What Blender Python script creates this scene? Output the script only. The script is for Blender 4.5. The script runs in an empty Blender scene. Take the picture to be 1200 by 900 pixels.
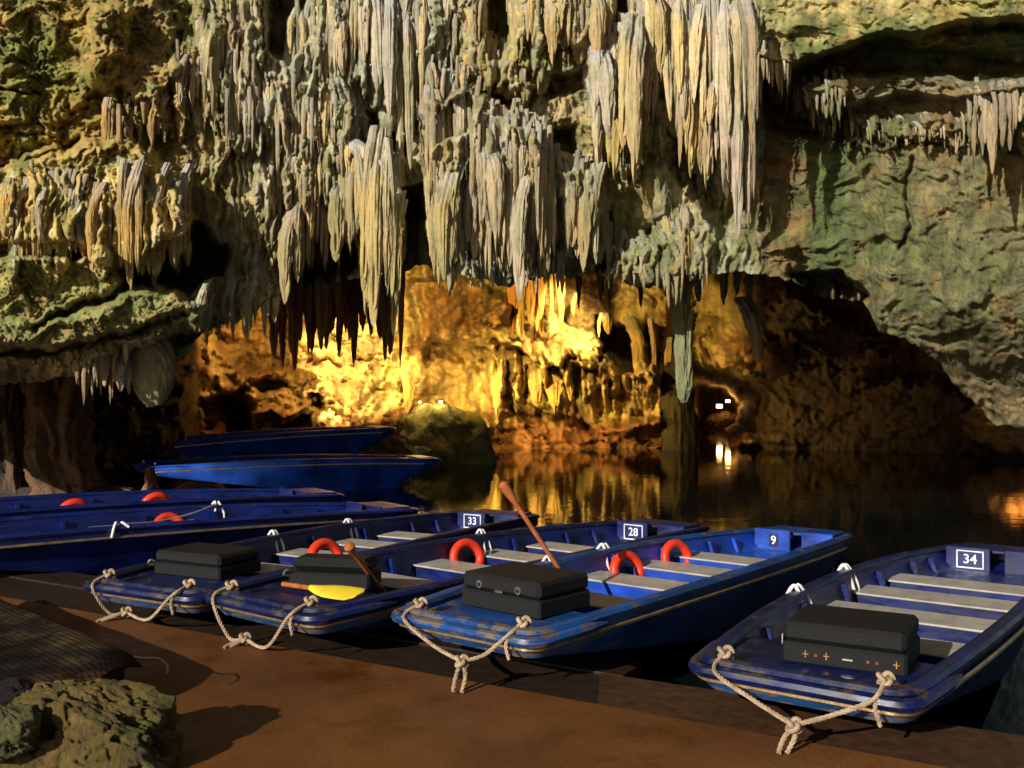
import bpy, math, random
import numpy as np
from mathutils import Vector, Matrix, Quaternion

SC = bpy.context.scene
COL = SC.collection
F, HC = 1177.0, 1.9                        # focal length in pixels of the 1200 px photograph, eye height over the water

# ------------------------------------------------------------------ camera, sky, sun, exposure
cam = bpy.data.cameras.new("camera")
cam.sensor_width = 36.0
cam.lens = 36.0 * F / 1200.0
cam.clip_start = 0.05
cam.clip_end = 2000
camera = bpy.data.objects.new("camera", cam)
camera.location = (0, 0, HC)
camera.rotation_euler = (math.radians(90), 0, 0)
COL.objects.link(camera)
SC.camera = camera

SUN_AZ, SUN_EL = 38.0, 22.0                # sun stands behind the viewer, to the left
sd = Vector((-math.sin(math.radians(SUN_AZ)) * math.cos(math.radians(SUN_EL)),
             -math.cos(math.radians(SUN_AZ)) * math.cos(math.radians(SUN_EL)),
             math.sin(math.radians(SUN_EL))))
world = bpy.data.worlds.new("World")
SC.world = world
world.use_nodes = True
wn = world.node_tree.nodes
sky = wn.new("ShaderNodeTexSky")
sky.sky_type = 'NISHITA'
sky.sun_disc = False
sky.sun_elevation = math.radians(SUN_EL)
sky.sun_rotation = math.radians(180 + SUN_AZ)
wn["Background"].inputs["Strength"].default_value = 0.05
world.node_tree.links.new(sky.outputs[0], wn["Background"].inputs["Color"])

sl = bpy.data.lights.new("sun", 'SUN')
sl.energy = 4.8
sl.angle = math.radians(0.5)
sl.color = (1.0, 0.97, 0.92)
sun = bpy.data.objects.new("sun", sl)
sun.rotation_euler = sd.to_track_quat('Z', 'Y').to_euler()
sun.location = (-12, -16, 14)
COL.objects.link(sun)

SC.view_settings.view_transform = 'Standard'
SC.view_settings.look = 'None'
SC.view_settings.gamma = 1
SC.view_settings.use_curve_mapping = False
SC.view_settings.exposure = 0.35
SC.cycles.use_denoising = True
SC.cycles.max_bounces = 6
SC.cycles.diffuse_bounces = 3
SC.cycles.glossy_bounces = 3
SC.cycles.sample_clamp_indirect = 4

LAMP_SCALE = 1.0

# ------------------------------------------------------------------ helpers
def P(px, py, Y):
    """a place in the world seen in direction (px, py) at distance Y in front of the viewer"""
    return Vector(((px - 600.0) / F * Y, Y, HC - (py - 450.0) / F * Y))

def tag(o, label=None, cat=None, group=None, kind=None):
    if label: o["label"] = label
    if cat: o["category"] = cat
    if group: o["group"] = group
    if kind: o["kind"] = kind
    return o

def link(name, me, m=None, parent=None):
    o = bpy.data.objects.new(name, me)
    COL.objects.link(o)
    if m is not None and not me.materials: me.materials.append(m)
    if parent is not None: o.parent = parent
    return o

def empty(name, loc=(0, 0, 0), rz=0.0):
    o = bpy.data.objects.new(name, None)
    o.empty_display_size = 0.1
    o.location = loc
    o.rotation_euler = (0, 0, rz)
    COL.objects.link(o)
    return o

def smooth(me, on=True):
    me.polygons.foreach_set("use_smooth", np.full(len(me.polygons), on, dtype=bool))
    return me

class MB:
    """collects shapes into one mesh"""
    def __init__(s): s.v, s.f, s.n = [], [], 0
    def add(s, vs, fs):
        s.v += [tuple(v) for v in vs]
        s.f += [tuple(i + s.n for i in f) for f in fs]
        s.n += len(vs)
        return s
    def box(s, c, d, M=None):
        x, y, z = d[0] / 2, d[1] / 2, d[2] / 2
        vs = [Vector((a * x, b * y, e * z)) for e in (-1, 1) for b in (-1, 1) for a in (-1, 1)]
        vs = [(M @ v if M else v) + Vector(c) for v in vs]
        return s.add(vs, [(0, 2, 3, 1), (4, 5, 7, 6), (0, 1, 5, 4), (2, 6, 7, 3), (0, 4, 6, 2), (1, 3, 7, 5)])
    def bbox(s, c, d, b=0.01, M=None):
        """box with chamfered edges"""
        x, y, z = d[0] / 2, d[1] / 2, d[2] / 2
        vs, idx = [], {}
        for k in (-1, 1):
            for j in (-1, 1):
                for i in (-1, 1):
                    for ax in range(3):
                        q = [i * (x - b), j * (y - b), k * (z - b)]
                        q[ax] = (i * x, j * y, k * z)[ax]
                        idx[(i, j, k, ax)] = len(vs); vs.append(Vector(q))
        fs = []
        for ax in range(3):
            o1, o2 = [a for a in range(3) if a != ax]
            for sg in (-1, 1):
                f = []
                for a, c2 in ((-1, -1), (1, -1), (1, 1), (-1, 1)):
                    k = [0, 0, 0]; k[ax] = sg; k[o1] = a; k[o2] = c2
                    f.append(idx[(*k, ax)])
                fs.append(tuple(f) if (sg > 0) == (ax != 1) else tuple(reversed(f)))
        for a in (-1, 1):
            for c2 in (-1, 1):
                for ax in range(3):
                    o1, o2 = [q for q in range(3) if q != ax]
                    f = []
                    for t, s2 in ((-1, o1), (1, o1), (1, o2), (-1, o2)):
                        k = [0, 0, 0]; k[ax] = t; k[o1] = a; k[o2] = c2
                        f.append(idx[(*k, s2)])
                    fs.append(tuple(f))
        for k in (-1, 1):
            for j in (-1, 1):
                for i in (-1, 1):
                    fs.append(tuple(idx[(i, j, k, ax)] for ax in range(3)))
        vs = [(M @ v if M else v) + Vector(c) for v in vs]
        return s.add(vs, fs)
    def tube(s, pts, r, n=8, closed=False, cap=True, squash=1.0):
        pts = [Vector(p) for p in pts]
        m = len(pts)
        rr = r if hasattr(r, '__len__') else [r] * m
        vs, fs = [], []
        up = None
        for i, p in enumerate(pts):
            a = pts[(i - 1) % m] if (closed or i > 0) else p
            b = pts[(i + 1) % m] if (closed or i < m - 1) else p
            t = (b - a)
            t = t.normalized() if t.length > 1e-9 else Vector((0, 0, 1))
            if up is None:
                up = Vector((0, 0, 1)) if abs(t.z) < 0.9 else Vector((1, 0, 0))
            u = up - t * up.dot(t)
            if u.length < 1e-6: u = t.orthogonal()
            u.normalize(); up = u
            w = t.cross(u)
            for k in range(n):
                an = 2 * math.pi * k / n
                vs.append(p + (u * math.cos(an) * squash + w * math.sin(an)) * rr[i])
        for i in range(m if closed else m - 1):
            i2 = (i + 1) % m
            for k in range(n):
                k2 = (k + 1) % n
                fs.append((i * n + k, i * n + k2, i2 * n + k2, i2 * n + k))
        if cap and not closed:
            fs.append(tuple(reversed(range(n))))
            fs.append(tuple((m - 1) * n + k for k in range(n)))
        return s.add(vs, fs)
    def loft(s, rings, closed=True, cap0=False, cap1=False):
        n = len(rings[0]); vs = [v for r in rings for v in r]; fs = []
        for i in range(len(rings) - 1):
            for k in range(n if closed else n - 1):
                k2 = (k + 1) % n
                fs.append((i * n + k, i * n + k2, (i + 1) * n + k2, (i + 1) * n + k))
        if cap0: fs.append(tuple(reversed(range(n))))
        if cap1: fs.append(tuple((len(rings) - 1) * n + k for k in range(n)))
        return s.add(vs, fs)
    def disc(s, c, r, h, M=None, n=16):
        vs = [Vector((r * math.cos(2 * math.pi * k / n), r * math.sin(2 * math.pi * k / n), z)) for z in (0, h) for k in range(n)]
        vs = [(M @ v if M else v) + Vector(c) for v in vs]
        fs = [(k, (k + 1) % n, n + (k + 1) % n, n + k) for k in range(n)] + [tuple(reversed(range(n))), tuple(range(n, 2 * n))]
        return s.add(vs, fs)
    def mesh(s, name, sm=False):
        me = bpy.data.meshes.new(name)
        me.from_pydata(s.v, [], s.f)
        me.validate()
        if sm: smooth(me)
        return me
    def build(s, name, m, parent=None, sm=False):
        me = s.mesh(name, sm)
        if sm:
            try: me.set_sharp_from_angle(angle=math.radians(40))
            except Exception: pass
        return link(name, me, m, parent)

def spline(pts, n=10, closed=False):
    pts = [Vector(p) for p in pts]
    m = len(pts); out = []
    for i in range(m if closed else m - 1):
        g = lambda k: pts[k % m] if closed else pts[max(0, min(m - 1, k))]
        a, b, c, d = g(i - 1), g(i), g(i + 1), g(i + 2)
        for k in range(n):
            t = k / n
            out.append(0.5 * ((2 * b) + (c - a) * t + (2 * a - 5 * b + 4 * c - d) * t * t + (3 * b - a - 3 * c + d) * t ** 3))
    if not closed: out.append(pts[-1])
    return out

# ---- vectorised noise
def _perm(seed): return np.random.default_rng(seed).permutation(512)
def pn(x, y, seed=0):
    p = _perm(seed)
    xi = np.floor(x).astype(np.int64); yi = np.floor(y).astype(np.int64)
    fx, fy = x - xi, y - yi
    def g(ix, iy, dx, dy):
        h = p[(p[ix & 511] + iy) & 511] * (2 * math.pi / 512)
        return np.cos(h) * dx + np.sin(h) * dy
    u = fx * fx * fx * (fx * (fx * 6 - 15) + 10); v = fy * fy * fy * (fy * (fy * 6 - 15) + 10)
    a = g(xi, yi, fx, fy); b = g(xi + 1, yi, fx - 1, fy)
    c = g(xi, yi + 1, fx, fy - 1); d = g(xi + 1, yi + 1, fx - 1, fy - 1)
    return ((a + (b - a) * u) + ((c + (d - c) * u) - (a + (b - a) * u)) * v) * 1.5
def fbm(x, y, o=5, seed=0, gain=0.5):
    s, a = 0, 1.0
    for i in range(o):
        s = s + a * pn(x * 2 ** i, y * 2 ** i, seed + i); a *= gain
    return s
def ridged(x, y, o=5, seed=0, gain=0.55):
    s, a = 0, 1.0
    for i in range(o):
        s = s + a * (1 - np.abs(pn(x * 2 ** i, y * 2 ** i, seed + i)) * 2.2); a *= gain
    return s
def billow(x, y, o=4, seed=0, gain=0.5):
    s, a = 0, 1.0
    for i in range(o):
        s = s + a * np.abs(pn(x * 2 ** i, y * 2 ** i, seed + i)) * 1.6; a *= gain
    return s
def sst(a, b, x):
    t = np.clip((x - a) / (b - a), 0, 1); return t * t * (3 - 2 * t)
def poly_sd(x, y, poly):
    """signed distance to a polygon, positive inside"""
    d2 = np.full(x.shape, 1e12); inside = np.zeros(x.shape, bool)
    n = len(poly)
    for i in range(n):
        ax, ay = poly[i]; bx, by = poly[(i + 1) % n]
        ex, ey = bx - ax, by - ay
        wx, wy = x - ax, y - ay
        t = np.clip((wx * ex + wy * ey) / (ex * ex + ey * ey + 1e-9), 0, 1)
        d2 = np.minimum(d2, (wx - ex * t) ** 2 + (wy - ey * t) ** 2)
        c = ((ay > y) != (by > y))
        with np.errstate(divide='ignore', invalid='ignore'):
            xx = ax + (y - ay) * ex / (ey if ey != 0 else 1e-9)
        inside ^= c & (x < xx)
    d = np.sqrt(d2)
    return np.where(inside, d, -d)
def line_d(x, y, pts):
    d2 = np.full(x.shape, 1e12)
    for (ax, ay), (bx, by) in zip(pts[:-1], pts[1:]):
        ex, ey = bx - ax, by - ay
        t = np.clip(((x - ax) * ex + (y - ay) * ey) / (ex * ex + ey * ey + 1e-9), 0, 1)
        d2 = np.minimum(d2, (x - ax - ex * t) ** 2 + (y - ay - ey * t) ** 2)
    return np.sqrt(d2)

# ------------------------------------------------------------------ materials
def mat(name):
    m = bpy.data.materials.new(name); m.use_nodes = True
    nt = m.node_tree
    return m, nt, nt.nodes["Principled BSDF"]
def nd(nt, typ, **kw):
    n = nt.nodes.new(typ)
    for k, v in kw.items():
        if k in n.inputs: n.inputs[k].default_value = v
        else: setattr(n, k, v)
    return n
def ramp(nt, fac, stops):
    r = nt.nodes.new("ShaderNodeValToRGB")
    els = r.color_ramp.elements
    while len(els) < len(stops): els.new(0.5)
    for e, (p, c) in zip(els, stops):
        e.position = p; e.color = (*c, 1) if len(c) == 3 else c
    nt.links.new(fac, r.inputs[0])
    return r.outputs[0]
def mixc(nt, fac, a, b, mode='MIX'):
    n = nt.nodes.new("ShaderNodeMix"); n.data_type = 'RGBA'; n.blend_type = mode
    if isinstance(fac, (int, float)): n.inputs[0].default_value = fac
    else: nt.links.new(fac, n.inputs[0])
    for s, v in ((6, a), (7, b)):
        if isinstance(v, tuple): n.inputs[s].default_value = (*v, 1)
        else: nt.links.new(v, n.inputs[s])
    return n.outputs[2]

def rock_mat(name, source, bump=0.55, fine=26.0, rough=0.72, sc=1.0, skinned=True):
    """source: 'attr' reads the per-vertex rock colour, 'obj' the object's own colour"""
    m, nt, b = mat(name)
    L = nt.links.new
    geo = nt.nodes.new("ShaderNodeNewGeometry")
    if source == 'attr':
        c = nd(nt, "ShaderNodeAttribute", attribute_name="rock_colour").outputs["Color"]
    else:
        c0 = nt.nodes.new("ShaderNodeObjectInfo").outputs["Color"]
        tco = nt.nodes.new("ShaderNodeTexCoord"); sep = nt.nodes.new("ShaderNodeSeparateXYZ"); L(tco.outputs["Object"], sep.inputs[0])
        nz_ = nd(nt, "ShaderNodeTexNoise", Scale=3.0, Detail=5.0); L(geo.outputs["Position"], nz_.inputs["Vector"])
        sm_ = nd(nt, "ShaderNodeMath", operation='MULTIPLY_ADD'); L(nz_.outputs[0], sm_.inputs[0]); sm_.inputs[1].default_value = 0.9; L(sep.outputs[2], sm_.inputs[2])
        up_ = ramp(nt, sm_.outputs[0], [(0.0, (0, 0, 0)), (0.42, (1, 1, 1))])
        skin = mixc(nt, 0.55, c0, (0.36, 0.365, 0.335)); tip = mixc(nt, 1.0, c0, (1.08, 1.0, 0.78), 'MULTIPLY')
        c = mixc(nt, up_, tip, skin) if skinned else c0
    mp = nd(nt, "ShaderNodeMapping"); mp.inputs["Scale"].default_value = (1, 1, 0.28)
    L(geo.outputs["Position"], mp.inputs["Vector"])
    n1 = nd(nt, "ShaderNodeTexNoise", Scale=7.0 * sc, Detail=8.0, Roughness=0.65)
    L(mp.outputs[0], n1.inputs["Vector"])
    n2 = nd(nt, "ShaderNodeTexNoise", Scale=2.1 * sc, Detail=6.0, Roughness=0.6)
    L(geo.outputs["Position"], n2.inputs["Vector"])
    n3 = nd(nt, "ShaderNodeTexNoise", Scale=fine * sc, Detail=9.0, Roughness=0.78)
    L(geo.outputs["Position"], n3.inputs["Vector"])
    streak = ramp(nt, n1.outputs[0], [(0.28, (0.55, 0.53, 0.52)), (0.46, (1.0, 1.0, 1.0)), (0.72, (1.35, 1.26, 1.12))])
    c = mixc(nt, 1.0, c, streak, 'MULTIPLY')
    tone = ramp(nt, n2.outputs[0], [(0.32, (0.82, 0.88, 0.74)), (0.5, (1, 1, 1)), (0.68, (1.12, 1.0, 0.9))])
    c = mixc(nt, 1.0, c, tone, 'MULTIPLY')
    grain = ramp(nt, n3.outputs[0], [(0.30, (0.66, 0.66, 0.66)), (0.46, (1, 1, 1)), (0.7, (1.2, 1.2, 1.2))])
    c = mixc(nt, 0.8, c, grain, 'MULTIPLY')
    L(c, b.inputs["Base Color"])
    rr = ramp(nt, n2.outputs[0], [(0.35, (rough - 0.22,) * 3), (0.6, (rough + 0.1,) * 3)])
    L(rr, b.inputs["Roughness"])
    b.inputs["Specular IOR Level"].default_value = 0.35
    mp2 = nd(nt, "ShaderNodeMapping"); mp2.inputs["Scale"].default_value = (1, 1, 0.13)
    L(geo.outputs["Position"], mp2.inputs["Vector"])
    n4 = nd(nt, "ShaderNodeTexNoise", Scale=30.0 * sc, Detail=5.0, Roughness=0.6); L(mp2.outputs[0], n4.inputs["Vector"])
    gro = nd(nt, "ShaderNodeMath", operation='MULTIPLY'); L(n4.outputs[0], gro.inputs[0]); gro.inputs[1].default_value = 1.3 if source == 'obj' else 0.4
    add0 = nd(nt, "ShaderNodeMath", operation='ADD'); L(gro.outputs[0], add0.inputs[1])
    add = nd(nt, "ShaderNodeMath", operation='ADD')
    L(n3.outputs[0], add0.inputs[0]); L(add0.outputs[0], add.inputs[0]); L(n1.outputs[0], add.inputs[1])
    bp = nd(nt, "ShaderNodeBump", Strength=bump, Distance=0.05)
    L(add.outputs[0], bp.inputs["Height"]); L(bp.outputs[0], b.inputs["Normal"])
    return m

M = {}
M['rock'] = rock_mat("cave_rock", 'attr', bump=1.0)
M['drip'] = rock_mat("dripstone", 'obj', bump=0.6)
M['column'] = rock_mat("column_stone", 'obj', bump=0.9, skinned=False)
M['far_rock'] = rock_mat("far_rock", 'attr', bump=0.7, fine=9.0, sc=0.6, rough=0.85)

def paint(name, col, wear=(0.10, 0.07, 0.05), amount=0.35, rough=0.3, sc=5.0):
    m, nt, b = mat(name); L = nt.links.new
    tc = nt.nodes.new("ShaderNodeTexCoord")
    mp = nd(nt, "ShaderNodeMapping"); mp.inputs["Scale"].default_value = (1.0, 1.0, 3.5)
    L(tc.outputs["Object"], mp.inputs["Vector"])
    n1 = nd(nt, "ShaderNodeTexNoise", Scale=sc, Detail=9.0, Roughness=0.72); L(mp.outputs[0], n1.inputs["Vector"])
    n2 = nd(nt, "ShaderNodeTexNoise", Scale=2.0, Detail=5.0); L(tc.outputs["Object"], n2.inputs["Vector"])
    shade = ramp(nt, n2.outputs[0], [(0.3, tuple(c * 0.75 for c in col)), (0.7, tuple(min(1, c * 1.2) for c in col))])
    spx = nt.nodes.new("ShaderNodeSeparateXYZ"); L(tc.outputs["Object"], spx.inputs[0])
    mr = nd(nt, "ShaderNodeMapRange"); mr.inputs[1].default_value = 0.0; mr.inputs[2].default_value = 0.45; mr.inputs[3].default_value = 0.055; mr.inputs[4].default_value = 0.0
    L(spx.outputs[0], mr.inputs[0])
    wr = nd(nt, "ShaderNodeMath", operation='ADD'); L(n1.outputs[0], wr.inputs[0]); L(mr.outputs[0], wr.inputs[1])
    mask = ramp(nt, wr.outputs[0], [(1 - amount - 0.02, (0, 0, 0)), (1 - amount + 0.03, (1, 1, 1))])
    mp3 = nd(nt, "ShaderNodeMapping"); mp3.inputs["Scale"].default_value = (1.2, 9.0, 16.0); L(tc.outputs["Object"], mp3.inputs["Vector"])
    n5 = nd(nt, "ShaderNodeTexNoise", Scale=5.0, Detail=6.0, Roughness=0.7); L(mp3.outputs[0], n5.inputs["Vector"])
    scr = ramp(nt, n5.outputs[0], [(0.62, (0, 0, 0)), (0.68, (0.75, 0.75, 0.75))])
    mask = mixc(nt, 1.0, mask, scr, 'ADD')
    dirt = ramp(nt, n2.outputs[0], [(0.35, (0.55, 0.52, 0.50)), (0.6, (1, 1, 1))]); shade = mixc(nt, 1.0, shade, dirt, 'MULTIPLY')
    L(mixc(nt, mask, shade, wear), b.inputs["Base Color"])
    L(ramp(nt, n1.outputs[0], [(0.4, (rough,) * 3), (0.75, (min(1, rough + 0.4),) * 3)]), b.inputs["Roughness"])
    bp = nd(nt, "ShaderNodeBump", Strength=0.15, Distance=0.01); L(n1.outputs[0], bp.inputs["Height"]); L(bp.outputs[0], b.inputs["Normal"])
    return m
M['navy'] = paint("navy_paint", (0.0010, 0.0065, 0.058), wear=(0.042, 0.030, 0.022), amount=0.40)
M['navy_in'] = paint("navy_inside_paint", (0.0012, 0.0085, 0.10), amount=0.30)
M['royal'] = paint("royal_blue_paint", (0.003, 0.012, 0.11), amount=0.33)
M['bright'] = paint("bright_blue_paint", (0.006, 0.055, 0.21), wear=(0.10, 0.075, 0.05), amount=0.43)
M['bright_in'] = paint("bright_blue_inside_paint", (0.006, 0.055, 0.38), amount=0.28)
M['light'] = paint("light_blue_paint", (0.012, 0.075, 0.22), wear=(0.14, 0.10, 0.07), amount=0.43)
M['mid'] = paint("mid_blue_paint", (0.02, 0.10, 0.62), amount=0.30)
M['number'] = paint("white_number_paint", (0.8, 0.8, 0.78), wear=(0.5, 0.5, 0.55), amount=0.25)
M['number_dark'] = paint("dark_number_backing", (0.01, 0.012, 0.05))

def simple(name, col, rough=0.5, metal=0.0, bump=0.0, sc=40.0, vary=0.25, spec=0.3):
    m, nt, b = mat(name); L = nt.links.new
    tc = nt.nodes.new("ShaderNodeTexCoord")
    n1 = nd(nt, "ShaderNodeTexNoise", Scale=sc, Detail=6.0, Roughness=0.65); L(tc.outputs["Object"], n1.inputs["Vector"])
    L(ramp(nt, n1.outputs[0], [(0.3, tuple(c * (1 - vary) for c in col)), (0.7, tuple(min(1, c * (1 + vary)) for c in col))]), b.inputs["Base Color"])
    b.inputs["Roughness"].default_value = rough
    b.inputs["Metallic"].default_value = metal
    b.inputs["Specular IOR Level"].default_value = spec
    if bump:
        bp = nd(nt, "ShaderNodeBump", Strength=bump, Distance=0.01); L(n1.outputs[0], bp.inputs["Height"]); L(bp.outputs[0], b.inputs["Normal"])
    return m
M['seat'] = simple("cream_seat_boards", (0.38, 0.335, 0.27), 0.30, sc=6.0, vary=0.28)
M['case'] = simple("black_case_leatherette", (0.010, 0.0092, 0.0085), 0.66, spec=0.18, bump=0.5, sc=120)
M['steel'] = simple("dull_steel", (0.55, 0.52, 0.46), 0.35, metal=1.0, vary=0.2)
M['brass'] = simple("brass_strip", (0.62, 0.42, 0.20), 0.32, metal=0.85, bump=0.3, sc=12, vary=0.45)
M['gold'] = simple("gilt_mark", (0.50, 0.24, 0.06), 0.35, metal=0.7)
M['redmark'] = simple("red_mark", (0.22, 0.03, 0.02), 0.5)
M['rope'] = simple("cream_rope", (0.34, 0.235, 0.14), 0.85, bump=0.5, sc=14, vary=0.45)
M['rope_white'] = simple("white_rope", (0.68, 0.63, 0.58), 0.85, bump=0.5, sc=120)
M['ring'] = simple("orange_buoy_plastic", (0.62, 0.035, 0.010), 0.4, sc=10, vary=0.15)
M['wood'] = simple("varnished_paddle_wood", (0.30, 0.085, 0.025), 0.35, sc=14, vary=0.4)
M['yellow'] = simple("yellow_paddle_paint", (0.75, 0.55, 0.03), 0.4, sc=12, vary=0.12)
M['dark'] = simple("black_rubber", (0.012, 0.012, 0.012), 0.6)
M['strap'] = simple("dark_strap", (0.03, 0.02, 0.015), 0.6)

def floor_mat():
    m, nt, b = mat("brown_dock_concrete"); L = nt.links.new
    geo = nt.nodes.new("ShaderNodeNewGeometry")
    n1 = nd(nt, "ShaderNodeTexNoise", Scale=0.8, Detail=8.0, Roughness=0.6); L(geo.outputs["Position"], n1.inputs["Vector"])
    n2 = nd(nt, "ShaderNodeTexNoise", Scale=60.0, Detail=6.0, Roughness=0.7); L(geo.outputs["Position"], n2.inputs["Vector"])
    n3 = nd(nt, "ShaderNodeTexVoronoi", Scale=34.0); L(geo.outputs["Position"], n3.inputs["Vector"])
    c = ramp(nt, n1.outputs[0], [(0.3, (0.080, 0.026, 0.004)), (0.5, (0.125, 0.045, 0.009)), (0.72, (0.175, 0.068, 0.014))])
    g = ramp(nt, n2.outputs[0], [(0.35, (0.75, 0.75, 0.75)), (0.5, (1, 1, 1)), (0.68, (1.28, 1.22, 1.15))])
    c = mixc(nt, 1.0, c, g, 'MULTIPLY')
    sp = ramp(nt, n3.outputs["Distance"], [(0.03, (1, 1, 1)), (0.06, (0, 0, 0))])
    sel = ramp(nt, n3.outputs["Color"], [(0.86, (0, 0, 0)), (0.9, (1, 1, 1))])
    mk = mixc(nt, 1.0, sp, sel, 'MULTIPLY')
    c = mixc(nt, mk, c, (0.42, 0.30, 0.20))
    n6 = nd(nt, "ShaderNodeTexNoise", Scale=2.6, Detail=7.0, Roughness=0.7); L(geo.outputs["Position"], n6.inputs["Vector"])
    wet = ramp(nt, n6.outputs[0], [(0.50, (1, 1, 1)), (0.64, (0.82, 0.80, 0.78))]); c = mixc(nt, 1.0, c, wet, 'MULTIPLY')
    L(c, b.inputs["Base Color"]); b.inputs["Specular IOR Level"].default_value = 0.3
    L(ramp(nt, n6.outputs[0], [(0.46, (0.60,) * 3), (0.62, (0.28,) * 3)]), b.inputs["Roughness"])
    bp = nd(nt, "ShaderNodeBump", Strength=0.3, Distance=0.010); L(n2.outputs[0], bp.inputs["Height"]); L(bp.outputs[0], b.inputs["Normal"])
    return m
M['floor'] = floor_mat()
M['plank'] = simple("wet_black_planks", (0.022, 0.012, 0.006), 0.5, sc=9, vary=0.5, bump=0.3)
M['slab'] = simple("wet_brown_slab", (0.050, 0.021, 0.007), 0.6, sc=12, vary=0.5, bump=0.3)

def water_mat():
    m, nt, b = mat("still_cave_water"); L = nt.links.new
    b.inputs["Base Color"].default_value = (0.004, 0.006, 0.005, 1)
    b.inputs["Roughness"].default_value = 0.045
    b.inputs["IOR"].default_value = 1.33
    geo = nt.nodes.new("ShaderNodeNewGeometry")
    n1 = nd(nt, "ShaderNodeTexNoise", Scale=2.2, Detail=3.0, Roughness=0.55); L(geo.outputs["Position"], n1.inputs["Vector"])
    n2 = nd(nt, "ShaderNodeTexNoise", Scale=11.0, Detail=2.0); L(geo.outputs["Position"], n2.inputs["Vector"])
    ad = nd(nt, "ShaderNodeMath", operation='MULTIPLY_ADD'); ad.inputs[1].default_value = 0.12
    L(n2.outputs[0], ad.inputs[0]); L(n1.outputs[0], ad.inputs[2])
    bp = nd(nt, "ShaderNodeBump", Strength=0.18, Distance=0.02); L(ad.outputs[0], bp.inputs["Height"]); L(bp.outputs[0], b.inputs["Normal"])
    return m
M['water'] = water_mat()

def tarp_mat():
    m, nt, b = mat("dark_net_tarpaulin"); L = nt.links.new
    tc = nt.nodes.new("ShaderNodeTexCoord")
    n1 = nd(nt, "ShaderNodeTexNoise", Scale=2.6, Detail=6.0, Roughness=0.6); L(tc.outputs["Object"], n1.inputs["Vector"])
    c = ramp(nt, n1.outputs[0], [(0.40, (0.004, 0.003, 0.0025)), (0.50, (0.014, 0.009, 0.005)), (0.64, (0.060, 0.034, 0.015))])
    ch = nd(nt, "ShaderNodeTexChecker", Scale=42.0); L(tc.outputs["Object"], ch.inputs["Vector"])
    c = mixc(nt, 0.8, c, mixc(nt, ch.outputs["Fac"], (0.3, 0.3, 0.3), (1.6, 1.6, 1.6)), 'MULTIPLY')
    L(c, b.inputs["Base Color"]); b.inputs["Roughness"].default_value = 0.8
    bp = nd(nt, "ShaderNodeBump", Strength=0.4, Distance=0.01); L(ch.outputs["Fac"], bp.inputs["Height"]); L(bp.outputs[0], b.inputs["Normal"])
    return m
M['tarp'] = tarp_mat(); M['tarp'].node_tree.nodes['Principled BSDF'].inputs['Specular IOR Level'].default_value = 0.1

def glow(name, col, s):
    m, nt, b = mat(name)
    b.inputs["Base Color"].default_value = (0.8, 0.8, 0.8, 1)
    b.inputs["Emission Color"].default_value = (*col, 1)
    b.inputs["Emission Strength"].default_value = s
    return m
M['lens'] = glow("lit_lamp_glass", (1.0, 0.72, 0.38), 14.0)

# ------------------------------------------------------------------ grid meshes
def grid_mesh(name, X, Y, Z, colour=None, flip=False):
    r, c = X.shape
    me = bpy.data.meshes.new(name)
    n = r * c
    me.vertices.add(n)
    me.vertices.foreach_set("co", np.stack([X, Y, Z], -1).astype(np.float32).ravel())
    a = np.arange(n).reshape(r, c)
    q = np.stack([a[:-1, :-1], a[1:, :-1], a[1:, 1:], a[:-1, 1:]], -1).reshape(-1, 4)
    if flip: q = q[:, ::-1]
    k = len(q)
    me.loops.add(k * 4); me.polygons.add(k)
    me.loops.foreach_set("vertex_index", q.ravel().astype(np.int32))
    me.polygons.foreach_set("loop_start", np.arange(0, k * 4, 4, dtype=np.int32))
    me.polygons.foreach_set("loop_total", np.full(k, 4, dtype=np.int32))
    me.update(calc_edges=True)
    smooth(me)
    if colour is not None:
        at = me.attributes.new("rock_colour", 'FLOAT_COLOR', 'POINT')
        cc = np.ones((n, 4), np.float32); cc[:, :3] = colour.reshape(-1, 3)
        at.data.foreach_set("color", cc.ravel())
    return me

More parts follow.
